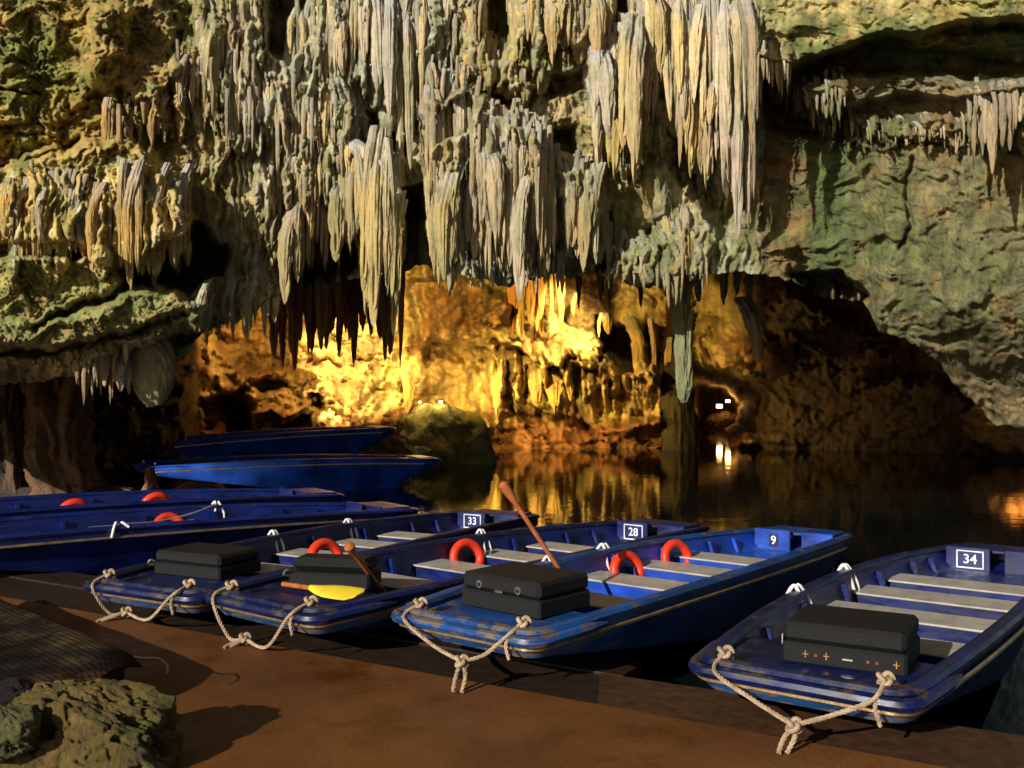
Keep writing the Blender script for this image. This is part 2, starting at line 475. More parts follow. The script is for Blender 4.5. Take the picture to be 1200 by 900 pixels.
# ---- rock colours of the front wall by region (ochre, lilac calcite, algae; one brown patch tints the curtain's cast shadow)
OCHRE = (0.34, 0.215, 0.06); TAN = (0.34, 0.27, 0.16); CREAM = (0.52, 0.42, 0.22); LILAC = (0.46, 0.45, 0.44)
GREEN = (0.115, 0.165, 0.045); MOSS = (0.080, 0.145, 0.030); YELL = (0.50, 0.39, 0.13); BROWN = (0.20, 0.14, 0.085); GREY = (0.30, 0.28, 0.25)
ZONES = [  # cx, cy, rx, ry, colour, weight
    (60, 80, 130, 90, OCHRE, 1.2), (30, 95, 60, 45, MOSS, 1.6), (75, 60, 34, 60, GREEN, 1.3), (170, 60, 70, 70, (0.25, 0.18, 0.09), 1.0),
    (90, 240, 130, 60, (0.44, 0.31, 0.12), 1.6), (40, 150, 80, 25, OCHRE, 0.8),
    (60, 350, 120, 50, (0.23, 0.21, 0.085), 1.3), (180, 350, 60, 40, (0.19, 0.21, 0.08), 0.9), (20, 330, 60, 30, GREEN, 0.7),
    (60, 425, 140, 22, (0.27, 0.19, 0.10), 1.2), (180, 440, 40, 40, (0.38, 0.31, 0.17), 1.3), (115, 450, 50, 30, (0.30, 0.21, 0.13), 1.2),
    (255, 330, 50, 60, (0.27, 0.25, 0.14), 1.0), (270, 60, 70, 70, (0.36, 0.31, 0.19), 1.0), (240, 150, 40, 40, (0.36, 0.23, 0.09), 1.0),
    (310, 120, 70, 60, LILAC, 1.2), (370, 60, 60, 80, (0.42, 0.38, 0.30), 1.0), (360, 210, 80, 60, (0.40, 0.33, 0.20), 1.1),
    (430, 270, 40, 70, CREAM, 1.4), (410, 170, 50, 25, (0.48, 0.40, 0.30), 1.0), (440, 150, 20, 30, GREEN, 0.9),
    (470, 60, 50, 80, LILAC, 1.4), (455, 10, 40, 60, (0.50, 0.47, 0.48), 1.0), (560, 170, 60, 60, (0.46, 0.36, 0.23), 1.3), (530, 130, 50, 25, GREY, 1.0),
    (540, 300, 60, 50, (0.40, 0.40, 0.36), 1.2), (510, 280, 25, 70, YELL, 0.7), (600, 260, 50, 60, (0.46, 0.40, 0.30), 1.2), (560, 80, 60, 30, (0.38, 0.28, 0.10), 1.1),
    (640, 30, 90, 35, CREAM, 1.2), (640, 75, 40, 14, GREEN, 1.3), (690, 120, 40, 60, TAN, 1.0), (670, 230, 40, 50, (0.34, 0.28, 0.17), 1.2),
    (735, 55, 45, 35, (0.56, 0.52, 0.50), 2.0), (710, 105, 25, 30, (0.50, 0.47, 0.46), 1.4), (745, 130, 40, 50, CREAM, 1.2), (725, 165, 22, 20, YELL, 1.3),
    (775, 30, 16, 50, CREAM, 1.5), (840, 100, 40, 90, (0.54, 0.49, 0.46), 2.0), (810, 140, 16, 60, YELL, 1.8), (865, 215, 25, 40, (0.50, 0.44, 0.30), 1.2),
    (750, 230, 70, 60, (0.30, 0.27, 0.15), 1.3), (720, 205, 40, 15, GREEN, 0.6), (800, 300, 60, 40, (0.27, 0.26, 0.16), 1.2), (700, 290, 40, 40, (0.29, 0.27, 0.16), 1.0),
    (960, 15, 120, 25, (0.52, 0.42, 0.22), 1.8), (900, 20, 50, 20, CREAM, 1.0), (900, 5, 26, 16, GREEN, 0.8), (1110, 10, 60, 16, (0.42, 0.36, 0.14), 1.0),
    (980, 45, 110, 14, MOSS, 1.4), (1120, 45, 100, 26, (0.11, 0.18, 0.07), 1.7), (1060, 100, 140, 18, (0.22, 0.20, 0.14), 1.3),
    (920, 85, 40, 25, (0.38, 0.33, 0.17), 1.0), (975, 220, 38, 80, (0.09, 0.15, 0.055), 1.8), (910, 210, 34, 90, (0.19, 0.12, 0.07), 2.2), (950, 300, 40, 30, MOSS, 1.0), (900, 290, 50, 25, (0.19, 0.22, 0.09), 1.0),  # the tall brown patch paints in the shade cast by the curtain
    (1080, 240, 110, 70, (0.23, 0.20, 0.11), 1.4), (1010, 290, 70, 40, (0.12, 0.16, 0.06), 1.0), (1050, 200, 60, 30, (0.30, 0.24, 0.13), 1.0), (1140, 230, 40, 40, (0.22, 0.22, 0.10), 0.8),
    (1160, 150, 60, 60, (0.36, 0.29, 0.22), 1.3), (1120, 350, 110, 50, (0.19, 0.19, 0.10), 1.3), (1100, 430, 100, 50, (0.22, 0.16, 0.10), 1.2), (1000, 350, 50, 40, (0.24, 0.20, 0.13), 1.0),
]
ZA = np.array([z[:4] for z in ZONES], float); ZC = np.array([z[4] for z in ZONES], float); ZW = np.array([z[5] for z in ZONES], float)
def zone_colour(px, py):
    px = np.asarray(px, float); py = np.asarray(py, float)
    acc = np.zeros(px.shape + (3,)) + np.array(TAN) * 0.12; ws = np.full(px.shape, 0.12)
    for (cx, cy, rx, ry), c, w in zip(ZA, ZC, ZW):
        g = w * np.exp(-(((px - cx) / rx) ** 2 + ((py - cy) / ry) ** 2) * 1.1) + 1e-4
        acc += g[..., None] * c; ws += g
    return acc / ws[..., None]

# ------------------------------------------------------------------ FRONT WALL
BROW = [(-260, 470), (0, 452), (90, 440), (120, 425), (150, 420), (210, 422), (235, 392), (300, 366), (325, 345), (400, 330), (470, 318), (500, 312), (560, 326), (600, 335), (650, 322),
        (700, 322), (740, 335), (785, 340), (830, 322), (880, 318), (930, 330), (960, 348), (1010, 352), (1030, 385), (1075, 405), (1100, 428), (1140, 470), (1165, 498), (1210, 506), (1460, 520)]
bx, by = zip(*BROW)
def brow(px): return np.interp(px, bx, by)

POLYS = [  # polygon, metres towards the viewer, edge softness in px, wobble
    ([(-320, 300), (40, 290), (125, 298), (150, 335), (235, 335), (238, 380), (150, 415), (90, 436), (-320, 470)], 1.0, 9, 7),
    ([(-320, 388), (90, 372), (150, 345), (232, 340), (234, 376), (160, 402), (-320, 425)], 0.30, 5, 6),
    ([(-320, 410), (80, 404), (220, 372), (235, 395), (120, 432), (-320, 470)], -0.35, 5, 5),
    ([(-320, 190), (20, 192), (60, 176), (150, 160), (200, 200), (228, 262), (195, 300), (145, 316), (90, 292), (-320, 285)], 0.85, 9, 8),
    ([(-320, 284), (80, 286), (120, 300), (40, 300), (-320, 304)], -0.7, 5, 3),
    ([(158, 150), (175, 115), (180, 165), (168, 180)], -0.8, 5, 5),
    ([(163, 312), (230, 268), (262, 295), (260, 350), (236, 352), (200, 336)], -1.9, 7, 6),
    ([(-320, -420), (140, -420), (150, 40), (110, 120), (60, 160), (-320, 180)], 0.35, 14, 16),
    ([(100, 20), (190, -10), (210, 80), (185, 120), (120, 110)], 0.35, 12, 14),
    ([(468, 222), (508, 216), (512, 318), (474, 330)], -2.4, 6, 4),
    ([(322, 292), (352, 262), (420, 240), (418, 318), (350, 345), (330, 338)], -1.5, 7, 8),
    ([(496, 112), (560, 105), (640, 165), (648, 325), (600, 340), (560, 335), (508, 322)], 0.75, 9, 6),
    ([(643, 200), (690, 188), (708, 240), (706, 300), (650, 312)], 0.45, 9, 6),
    ([(700, 255), (715, 250), (716, 310), (702, 318)], -1.2, 5, 3),
    ([(566, -60), (600, -60), (602, 66), (574, 68)], -1.2, 5, 3),
    ([(716, -60), (734, -60), (733, 84), (718, 82)], -1.3, 4, 3),
    ([(316, -60), (364, -60), (362, 50), (340, 74), (318, 60)], -1.2, 5, 5),
    ([(610, 84), (690, 86), (690, 108), (640, 112)], -0.6, 5, 5),
    ([(646, 155), (672, 150), (676, 198), (652, 200)], -0.9, 6, 5),
    ([(530, 120), (552, 112), (545, 150), (510, 165), (500, 150)], -1.0, 6, 4),
    ([(432, 130), (470, 120), (478, 180), (440, 180)], -0.6, 6, 6),
    ([(776, 70), (880, 60), (884, 270), (846, 275), (806, 225), (780, 160)], -1.1, 8, 8),
    ([(870, -420), (1460, -420), (1460, 20), (1200, 26), (1100, 34), (1010, 50), (930, 78), (880, 66)], 1.15, 7, 5),
    ([(918, 92), (1010, 56), (1200, 60), (1460, 80), (1460, 104), (1200, 90), (1050, 82), (960, 90)], -0.32, 6, 4),
    ([(1060, 40), (1180, 36), (1460, 40), (1460, 76), (1200, 72), (1060, 58)], 0.35, 5, 5),
    ([(925, 104), (1000, 84), (1200, 92), (1460, 100), (1460, 122), (1200, 108), (1120, 112), (1060, 110), (960, 132)], 0.45, 5, 5),
    ([(884, 92), (940, 98), (990, 128), (1010, 158), (950, 160), (900, 150)], -0.65, 7, 5),
    ([(1122, 108), (1180, 96), (1460, 104), (1460, 190), (1200, 170), (1160, 165)], 0.45, 9, 6),
    ([(930, 322), (985, 318), (1015, 346), (960, 352)], -1.3, 5, 4),
    ([(700, 300), (830, 250), (930, 290), (930, 335), (700, 340)], 0.35, 14, 12),
]
CRACKS = [([(40, 388), (62, 372), (105, 356), (135, 342), (160, 330)], 4, 0.45), ([(-100, 424), (60, 410), (140, 395), (175, 383), (230, 362)], 4, 0.4),
          ([(0, 192), (30, 194), (62, 178), (95, 164)], 3, 0.35), ([(1068, 188), (1060, 215), (1068, 262), (1055, 290)], 3, 0.18), ([(700, 320), (740, 285), (775, 258)], 4, 0.3),
          ([(0, 104), (45, 106)], 2, 0.2), ([(560, 110), (600, 118), (625, 150)], 4, 0.35), ([(1030, 160), (1080, 168), (1130, 172)], 2, 0.12)]

def wall_depth(px, py):
    D = 12.2 + 0 * px
    D = D - 0.4 * sst(420, -60, px) - 0.8 * sst(860, 1260, px) - 1.6 * sst(1180, 1460, px)
    D = D - 0.9 * np.clip((-py) / 420, 0, 1) ** 1.4
    D = D + 0.5 * sst(120, 330, py) * sst(250, 420, px) * sst(900, 700, px)
    D = D + 2.0 * sst(340, 520, py) * sst(960, 1060, px)
    wx = fbm(px / 42, py / 42, 3, 11); wy = fbm(px / 42, py / 42, 3, 21)
    fx = pn(px / 9, py / 16, 31); fy = pn(px / 9, py / 9, 41)
    for poly, amp, s, wob in POLYS:
        lo, hi = min(p[0] for p in poly) - 40, max(p[0] for p in poly) + 40
        sel = (px > lo) & (px < hi)
        if not sel.any(): continue
        x = px[sel] + wx[sel] * wob + fx[sel] * wob * 0.35; y = py[sel] + wy[sel] * wob + fy[sel] * wob * 0.35
        D[sel] -= amp * sst(-s, s, poly_sd(x, y, poly))
    x = px + wx * 5 + fx * 2; y = py + wy * 5 + fy * 2
    for pts, w, a in CRACKS:
        D += a * np.exp(-(line_d(x, y, pts) / w) ** 2)
    return D

def flute_mask(px, py):
    m = sst(190, 260, px) * sst(905, 880, px) * sst(360, 320, py)
    m = np.maximum(m, sst(-300, 0, px) * sst(225, 205, px) * sst(185, 215, py) * sst(320, 300, py))
    m = m * (1 - 0.8 * np.exp(-(((px - 745) / 55) ** 2 + ((py - 235) / 60) ** 2)))
    m = m * (1 - 0.7 * np.exp(-(((px - 690) / 28) ** 2 + ((py - 130) / 45) ** 2)))
    m = np.maximum(m, 0.8 * np.exp(-(((px - 130) / 80) ** 2 + ((py - 455) / 30) ** 2)))
    return m

# clusters of hanging dripstone: x0,x1, top y0,y1 (slanting from x0 to x1), length lo,hi, width lo,hi, how many, kind, stand-off m, jitter of top
CL = [
    (232, 300, -6, 0, 60, 118, 9, 16, 8, 'mix', 0.12, 14), (205, 300, 64, 52, 50, 95, 7, 14, 11, 'mix', 0.10, 14), (262, 410, 92, 112, 55, 100, 7, 14, 17, 'mix', 0.12, 16),
    (340, 410, 24, 30, 55, 95, 8, 14, 8, 'mix', 0.20, 12), (368, 432, -8, -4, 70, 120, 8, 14, 6, 'mix', 0.2, 10),
    (440, 505, -14, -6, 110, 190, 10, 18, 8, 'mix', 0.25, 14), (474, 545, 70, 92, 40, 82, 5, 9, 13, 'cone', 0.16, 12), (505, 562, -10, -6, 60, 95, 9, 16, 6, 'mix', 0.2, 8),
    (602, 716, -12, -8, 62, 82, 9, 17, 12, 'mix', 0.25, 8), (540, 640, 55, 66, 30, 60, 8, 14, 8, 'blade', 0.10, 10),
    (500, 640, 122, 168, 70, 150, 7, 15, 24, 'blade', 0.14, 16), (500, 645, 212, 232, 60, 105, 8, 16, 18, 'blade', 0.16, 18), (508, 660, 296, 300, 22, 45, 6, 13, 15, 'mix', 0.12, 8),
    (643, 706, 196, 214, 80, 108, 10, 18, 7, 'blade', 0.16, 10), (692, 756, 62, 34, 85, 125, 10, 17, 10, 'blade', 0.42, 8), (700, 756, 104, 112, 70, 98, 9, 15, 7, 'mix', 0.34, 10),
    (752, 787, -12, -10, 90, 200, 12, 19, 5, 'mix', 0.50, 6), (788, 886, 10, 34, 110, 190, 9, 17, 16, 'mix', 0.95, 16), (842, 886, 60, 80, 120, 178, 10, 16, 7, 'blade', 1.02, 10), (792, 840, 96, 110, 60, 130, 8, 13, 6, 'mix', 0.90, 12),
    (884, 926, 64, 62, 38, 68, 6, 10, 8, 'cone', 0.16, 6), (930, 990, 100, 96, 26, 48, 6, 10, 9, 'cone', 0.12, 8), (960, 1130, 136, 142, 18, 42, 4, 8, 18, 'cone', 0.10, 8), (1135, 1215, 112, 108, 30, 80, 8, 14, 9, 'mix', 0.14, 10),
    (4, 150, 226, 226, 56, 90, 8, 16, 16, 'blade', 0.12, 14), (120, 222, 206, 226, 66, 108, 9, 15, 11, 'mix', 0.14, 14), (225, 330, 356, 322, 28, 62, 8, 14, 13, 'blade', 0.12, 10),
    (318, 402, 262, 240, 50, 92, 8, 15, 9, 'mix', 0.16, 14), (300, 420, 205, 170, 40, 72, 7, 13, 12, 'mix', 0.14, 10), (395, 466, 176, 206, 60, 130, 10, 16, 7, 'blade', 0.34, 6),
    (712, 800, 284, 300, 26, 56, 7, 13, 10, 'mix', 0.14, 10), (770, 832, 236, 290, 44, 76, 7, 13, 8, 'mix', 0.14, 10), (88, 152, 420, 416, 30, 52, 8, 15, 7, 'blade', 0.16, 5), (120, 200, 128, 112, 30, 58, 6, 12, 9, 'mix', 0.12, 12),
]

rngs = random.Random(7)
def cluster_items(scale=1.0, seed=3, shrink=1.0):
    r = random.Random(seed); out = []
    for (x0, x1, ya, yb, l0, l1, w0, w1, n, kind, off, jit) in CL:
        k = max(1, int(round(n * scale)))
        for i in range(k):
            u = (i + 0.5 + r.uniform(-0.42, 0.42)) / k
            px = x0 + (x1 - x0) * u
            pt = ya + (yb - ya) * u + r.uniform(-jit, jit)
            big = r.random() ** 1.5
            ln = (l0 + (l1 - l0) * big) * shrink; w = (w0 + (w1 - w0) * (0.35 * r.random() + 0.65 * big)) * (0.8 + 0.2 * shrink)
            kd = kind if kind != 'mix' else r.choice(['cone', 'cone', 'blade', 'blunt'])
            out.append((px, pt, ln, w, kd, off))
    return out

def build_front_wall():
    xs = np.arange(-260, 1461, 1.7)
    r0 = np.linspace(0, 1, 46)[:-1]; r1 = np.linspace(0, 1, 300); r2 = np.linspace(0, 1, 27)[1:]
    nrow = len(r0) + len(r1) + len(r2)
    PX = np.tile(xs, (nrow, 1)); PY = np.empty_like(PX)
    bw = brow(xs) + 5 * fbm(xs / 30, xs * 0, 3, 77) + 3 * pn(xs / 7, xs * 0, 78)
    a, b = len(r0), len(r0) + len(r1)
    PY[:a] = (-420 + 420 * r0)[:, None]
    PY[a:b] = r1[:, None] * bw[None, :]
    PY[b:] = bw[None, :]
    D = wall_depth(PX, PY)
    base = D.copy()
    # relief: broken rock everywhere, vertical flutes where water has run down
    fm = flute_mask(PX, PY)
    wx = fbm(PX / 50, PY / 50, 3, 61) * 16; wy = fbm(PX / 50, PY / 50, 3, 71) * 16
    calm = 1 - 0.45 * sst(700, 860, PX) - 0.35 * sst(260, 150, PX) * sst(270, 310, PY)
    rock = 0.15 * calm * (ridged((PX + wx) / 110, (PY + wy) / 70, 7, 5, 0.5) - 1.2) + 0.03 * (billow((PX + wx) / 30, (PY + wy) / 18, 5, 9, 0.6) - 0.6) + 0.05 * np.minimum(0, ridged((PX + wx * 1.5) / 60, (PY + wy * 1.5) / 26, 3, 55) - 1.0)
    rock = rock + 0.035 * sst(300, 220, PX) * (ridged((PX + wx * 2) / 14, (PY + wy * 2) / 9, 4, 25, 0.6) - 1.0)
    cn = fbm((PX + wx * 1.6) / 46, (PY + wy * 1.9) / 17, 4, 15); cg = sst(-0.05, 0.35, fbm(PX / 55, PY / 30, 3, 17))
    cn2 = fbm((PX + wx) / 24, (PY + wy * 1.5) / 9, 3, 16); cg2 = sst(0.0, 0.35, fbm(PX / 40, PY / 24, 3, 18))
    scale_ = (0.012 * ridged((PX + wx) / 18, (PY + wy) / 12, 5, 14, 0.65) - 0.035 * cg * np.exp(-(cn / 0.05) ** 2) - 0.035 * cg2 * np.exp(-(cn2 / 0.06) ** 2) + 0.02 * sst(-0.03, 0.03, cn) * cg) * (1 - fm)
    fl = 0.17 * (billow((PX + wx * 0.5) / 13, (PY + wy) / 95, 3, 19, 0.55) - 0.7) + 0.10 * (ridged((PX + wx) / 40, (PY + wy) / 150, 3, 29) - 1.0)
    fl = fl * 0.8 + 0.012 * (ridged(PX / 20, PY / 26, 4, 39, 0.6) - 1.0)
    H = rock * (1 - 0.72 * fm) + scale_ - fl * fm
    D -= H
    # thousands of small drips in relief between the large ones
    stamps = cluster_items(4.2, 17, 1.0)
    rs = random.Random(88)
    Ds = D[:b].copy()
    for (px, pt, ln, w, kd, off) in stamps:
        w *= rs.uniform(0.45, 0.85); ln *= rs.uniform(0.7, 1.15); lean = rs.uniform(-0.10, 0.10); plate = rs.uniform(-0.06, 0.16)
        i0 = max(0, int((px - w - 6 - xs[0]) / 1.7)); i1 = min(len(xs), int((px + w + 6 - xs[0]) / 1.7) + 2)
        if i1 - i0 < 3: continue
        im = (i0 + i1) // 2
        rows = np.where((PY[:b, im] > pt - 14) & (PY[:b, im] < pt + ln + 2))[0]
        if len(rows) < 4: continue
        j0, j1 = rows[0], rows[-1] + 1
        sx = PX[j0:j1, i0:i1]; sy = PY[j0:j1, i0:i1]
        t = np.clip((sy - pt) / ln, -0.25, 1.05)
        tc = np.clip(t, 0, 1)
        ww = w * np.clip(1 - tc ** rs.uniform(2.0, 6.0), 0, 1) ** 0.6 * (1 + 0.12 * np.sin(tc * 9 + px)) + 1e-3
        cxx = px + lean * (sy - pt) + 0.10 * w * np.sin(t * 5 + px)
        d = 1 - ((sx - cxx) / ww) ** 2
        bul = np.clip(d, 0, 1) ** 0.42 * ww / F * 12.0 * 0.95 * (1 + 0.10 * np.sin((sx - cxx) * 1.3 + px))
        ref = Ds[j0:j1, i0:i1]
        ref = np.minimum(ref, np.median(ref) + 0.25)
        tgt = ref - (plate + 0.03 + 0.06 * tc) * sst(-0.25, 0.15, t) - bul * sst(-0.25, 0.1, t)
        D[j0:j1, i0:i1] = np.where((d > 0) & (t <= 1), np.minimum(D[j0:j1, i0:i1], tgt), D[j0:j1, i0:i1])
    # the last rows run back as the roof over the inner lake
    De = D[b - 1]
    s = r2[:, None]
    D[b:] = De[None, :] * (1 - s) + 34.0 * s + 0.5 * fbm(PX[b:] / 60, PY[b:] / 9 + s * 5, 4, 91) * np.minimum(1, 8 * s)
    PY[b:] = bw[None, :] - 10 * np.minimum(1, s * 12) - 95 * s ** 0.55
    X = (PX - 600) / F * D; Z = HC - (PY - 450) / F * D
    # colour
    jx = fbm(PX / 30, PY / 30, 4, 101) * 26; jy = fbm(PX / 30, PY / 30, 4, 111) * 26
    C = zone_colour(PX + jx, PY + jy)
    # lilac calcite skin in flutes, dark manganese streaks, scattered algae
    n1 = fbm(PX / 11, PY / 60, 4, 121); n2 = fbm(PX / 60, PY / 45, 5, 131); n3 = fbm(PX / 24, PY / 20, 5, 141)
    skin = (sst(0.05, 0.45, n1) * fm * 0.55)[..., None]
    C = C * (1 - skin) + np.array((0.46, 0.42, 0.41)) * skin
    st = (sst(0.12, 0.5, -n1) * 0.45)[..., None]
    C = C * (1 - st * np.array((0.42, 0.46, 0.50)))
    al = (sst(0.08, 0.5, n2) * 0.70 * (1 - 0.6 * fm))[..., None]
    C = C * (1 - al) + np.array((0.12, 0.14, 0.05)) * al
    ir = (sst(0.25, 0.6, -n2) * 0.5)[..., None]
    C = C * (1 - ir) + np.array((0.30, 0.17, 0.06)) * ir
    cf = 1.16 + 0.06 * fm - 0.24 * sst(880, 960, PX) * sst(40, 70, PY) + 0.42 * sst(260, 180, PX)  # stone lightened at the left to look more lit, dimmed at the right
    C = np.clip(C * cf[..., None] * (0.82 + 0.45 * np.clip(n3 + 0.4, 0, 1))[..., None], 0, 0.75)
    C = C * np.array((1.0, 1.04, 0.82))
    C[b:] = np.array((0.16, 0.11, 0.07))
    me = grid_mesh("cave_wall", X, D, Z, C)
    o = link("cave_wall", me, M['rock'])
    tag(o, "dripstone covered front wall of the cave hanging over the boats", kind="structure")
    return o, (xs, PY[:b], base[:b], D[:b])
cave_wall, WALLDATA = build_front_wall()

def wall_at(px, py, which=3):
    xs, PYv = WALLDATA[0], WALLDATA[1]; Dv = WALLDATA[which]
    i = int(np.clip((px - xs[0]) / 1.7, 0, len(xs) - 1))
    j = int(np.clip(np.searchsorted(PYv[:, i], py), 0, PYv.shape[0] - 1))
    return float(np.percentile(Dv[max(0, j - 2):j + 3, max(0, i - 3):i + 4], 25))

# ------------------------------------------------------------------ dripstone pieces (one mesh per variant, shared)
def drip_arrays(kind, seed, nt_=56, nz=44):
    r = np.random.default_rng(seed)
    th = np.linspace(0, 2 * math.pi, nt_, endpoint=False)
    t = np.linspace(0, 1, nz)
    T, TH = np.meshgrid(t, th, indexing='ij')
    ph = r.uniform(0, 6.28, 6)
    if kind == 'cone':
        R = (1 - T) ** 0.55 * 0.8 + 0.20 * np.sqrt(np.clip(1 - T ** 8, 0, 1))
    elif kind == 'blunt':
        R = (0.92 - 0.28 * T) * np.clip(1 - T ** 14, 0, 1) ** 0.5
    else:
        R = (1.0 - 0.30 * T ** 1.5) * np.clip(1 - T ** 9, 0, 1) ** 0.5
    R = R * (0.8 + 0.2 * sst(0.0, 0.22, T))
    k = int(r.integers(4, 8))
    fl = 0.15 * np.abs(np.sin(0.5 * k * TH + ph[3] + 0.8 * np.sin(3 * T))) + 0.10 * np.sin(k * TH + ph[0] + 1.2 * np.sin(2.3 * T + ph[1])) + 0.08 * np.sin((2 * k + 1) * TH + ph[2]) + 0.30 * (fbm(np.cos(TH) * 3.4 + 9 + seed, np.sin(TH) * 3.4 + T * 1.1, 4, seed + 40))
    R = R * (1 + fl * (0.5 + 0.5 * T) * (1 - 0.6 * T ** 6))
    lump = 0.06 * fbm(T * 26 + seed, np.cos(TH + 1) * 3 + np.sin(TH) * 2, 3, seed + 60) + fbm(T * 7 + seed, np.cos(TH) * 1.2 + 3, 3, seed) * 0.16 + fbm(T * 4 + seed * 2, np.sin(TH) * 1.2 + 7, 3, seed + 9) * 0.16
    R = R * (1 + lump)
    step = 0.10 * np.floor(np.clip(T * 3 + pn(TH * 1.5, TH * 0 + seed, seed), 0, 3)) * (kind == 'blade')
    R = R * (1 - step * 0.5)
    fy = 0.62 if kind == 'blade' else 0.9
    bxx = 0.18 * np.sin(T * 3.0 + ph[3]) * T; byy = 0.18 * np.sin(T * 2.6 + ph[4]) * T
    zc = -T
    if kind != 'cone':
        rag = (0.10 * np.sin(2 * TH + ph[5]) + 0.07 * np.sin(5 * TH + ph[0]))
        zc = zc + rag * T ** 3
    X = R * np.cos(TH) + bxx; Y = R * np.sin(TH) * fy + byy + 3.4 * (1 - np.clip(T / 0.55, 0, 1)) ** 1.7   # the top bends back into the wall
    vs = np.stack([X, Y, zc], -1).reshape(-1, 3)
    a = np.arange(nz * nt_).reshape(nz, nt_); b = np.roll(a, -1, axis=1)
    q = np.stack([a[:-1], a[1:], b[1:], b[:-1]], -1).reshape(-1, 4)
    return vs, q
def drip_mesh(kind, seed):
    vs, q = drip_arrays(kind, seed)
    me = bpy.data.meshes.new("stalactite")
    me.from_pydata(vs.tolist(), [], q.tolist()); me.update(); smooth(me)
    me.materials.append(M['drip'])
    return me
DRIPS = {k: [drip_mesh(k, s + i * 17) for i in range(6)] for k, s in (('cone', 101), ('blade', 201), ('blunt', 301))}

def drip_colour(px, py, r):
    c = zone_colour(np.array([px + r.uniform(-14, 14)]), np.array([py + r.uniform(-10, 10)]))[0]
    u = r.random()
    if u < 0.28: c = c * 0.45 + np.array(LILAC) * 0.55
    elif u < 0.46: c = c * 0.5 + np.array(CREAM) * 0.5
    elif u < 0.56: c = c * 0.5 + np.array((0.24, 0.26, 0.13)) * 0.5
    return np.clip(c * r.uniform(0.80, 1.18) * np.array((1.05, 1.02, 0.90)), 0, 0.75)

def hang(px, pt, ln, w, kind, Y, parent, col, r, name="stalactite", tilt=0.03):
    o = link(name, r.choice(DRIPS[kind]), None, parent)
    p = P(px, pt, Y)
    o.location = p
    rad = w / 2 / F * Y
    o.scale = (rad, rad, ln / F * Y)
    o.rotation_euler = (r.uniform(-tilt, tilt), r.uniform(-tilt, tilt), r.uniform(-0.5, 0.5))
    o.color = (*[float(x) * 0.9 for x in col], 1)
    return o

rr = random.Random(5)
items = cluster_items(0.62, 3)
CURTAIN_Y = wall_at(915, 220) - 0.72
for (px, pt, ln, w, kd, off) in items:
    d0 = wall_at(px, pt); d1 = wall_at(px, pt + ln * 0.45)
    Y = min(d0, d1 + 0.2, wall_at(px, pt + ln * 0.8) + 0.3) - off * (0.30 if off < 0.8 else 0.65) + rr.uniform(0.0, 0.10)
    if off < 0.8: Y += (0.035 + 0.35 * w / F * 12) * (rr.random() < 0.75)
    else: Y = min(Y, CURTAIN_Y + rr.uniform(-0.1, 0.25))
    vw = rr.uniform(0.65, 1.5)
    hang(px, pt - 0.26 * ln, ln * rr.uniform(0.8, 1.15), w * 0.9 * vw, kd, Y, cave_wall, drip_colour(px, pt + ln * 0.5, rr), rr)
def small_drips():
    """the countless thin drips between the larger ones, joined"""
    r = random.Random(29); low = {k: [drip_arrays(k, s + i * 17, 16, 16) for i in range(6)] for k, s in (('cone', 101), ('blade', 201), ('blunt', 301))}
    V, Fc, Cc, n0 = [], [], [], 0
    for (px, pt, ln, w, kd, off) in cluster_items(3.4, 23, 0.9):
        pt += r.uniform(-14, 14); w *= r.uniform(0.4, 0.72); ln *= r.uniform(0.55, 1.05)
        Y = min(wall_at(px, pt), wall_at(px, pt + ln * 0.45) + 0.25, wall_at(px, pt + ln * 0.8) + 0.35) - off * (0.25 if off < 0.8 else 0.6) + r.uniform(0.0, 0.10)
        if off < 0.8: Y += (0.02 + 0.3 * w / F * 12) * (r.random() < 0.75)
        else: Y = min(Y, CURTAIN_Y + r.uniform(-0.05, 0.3))
        v, f = r.choice(low[kd])
        p = P(px, pt - 0.25 * ln, Y); a = r.uniform(-0.5, 0.5); rad = w / 2 / F * Y
        x = (v[:, 0] * math.cos(a) - v[:, 1] * math.sin(a)) * rad + p.x; y = (v[:, 0] * math.sin(a) + v[:, 1] * math.cos(a)) * rad + p.y; z = v[:, 2] * ln * 1.25 / F * Y + p.z
        V.append(np.stack([x, y, z], -1)); Fc.append(f + n0); n0 += len(v)
        c = np.asarray(drip_colour(px, pt + ln * 0.5, r)) * 0.95
        t = np.clip(-v[:, 2:3], 0, 1)
        Cc.append((c * 0.6 + np.array((0.36, 0.365, 0.335)) * 0.4) * (1 - t) + c * np.array((1.1, 1.0, 0.78)) * t)
    V = np.concatenate(V); q = np.concatenate(Fc); Cc = np.concatenate(Cc)
    me = bpy.data.meshes.new("small_stalactites"); me.vertices.add(len(V)); me.vertices.foreach_set("co", V.astype(np.float32).ravel())
    k = len(q); me.loops.add(k * 4); me.polygons.add(k); me.loops.foreach_set("vertex_index", q.ravel().astype(np.int32))
    me.polygons.foreach_set("loop_start", np.arange(0, k * 4, 4, dtype=np.int32)); me.polygons.foreach_set("loop_total", np.full(k, 4, dtype=np.int32)); me.update(calc_edges=True); smooth(me)
    at = me.attributes.new("rock_colour", 'FLOAT_COLOR', 'POINT'); cc = np.ones((len(V), 4), np.float32); cc[:, :3] = Cc; at.data.foreach_set("color", cc.ravel())
    o = link("small_stalactites", me, M['rock'], cave_wall); o["kind"] = "stuff"
small_drips()
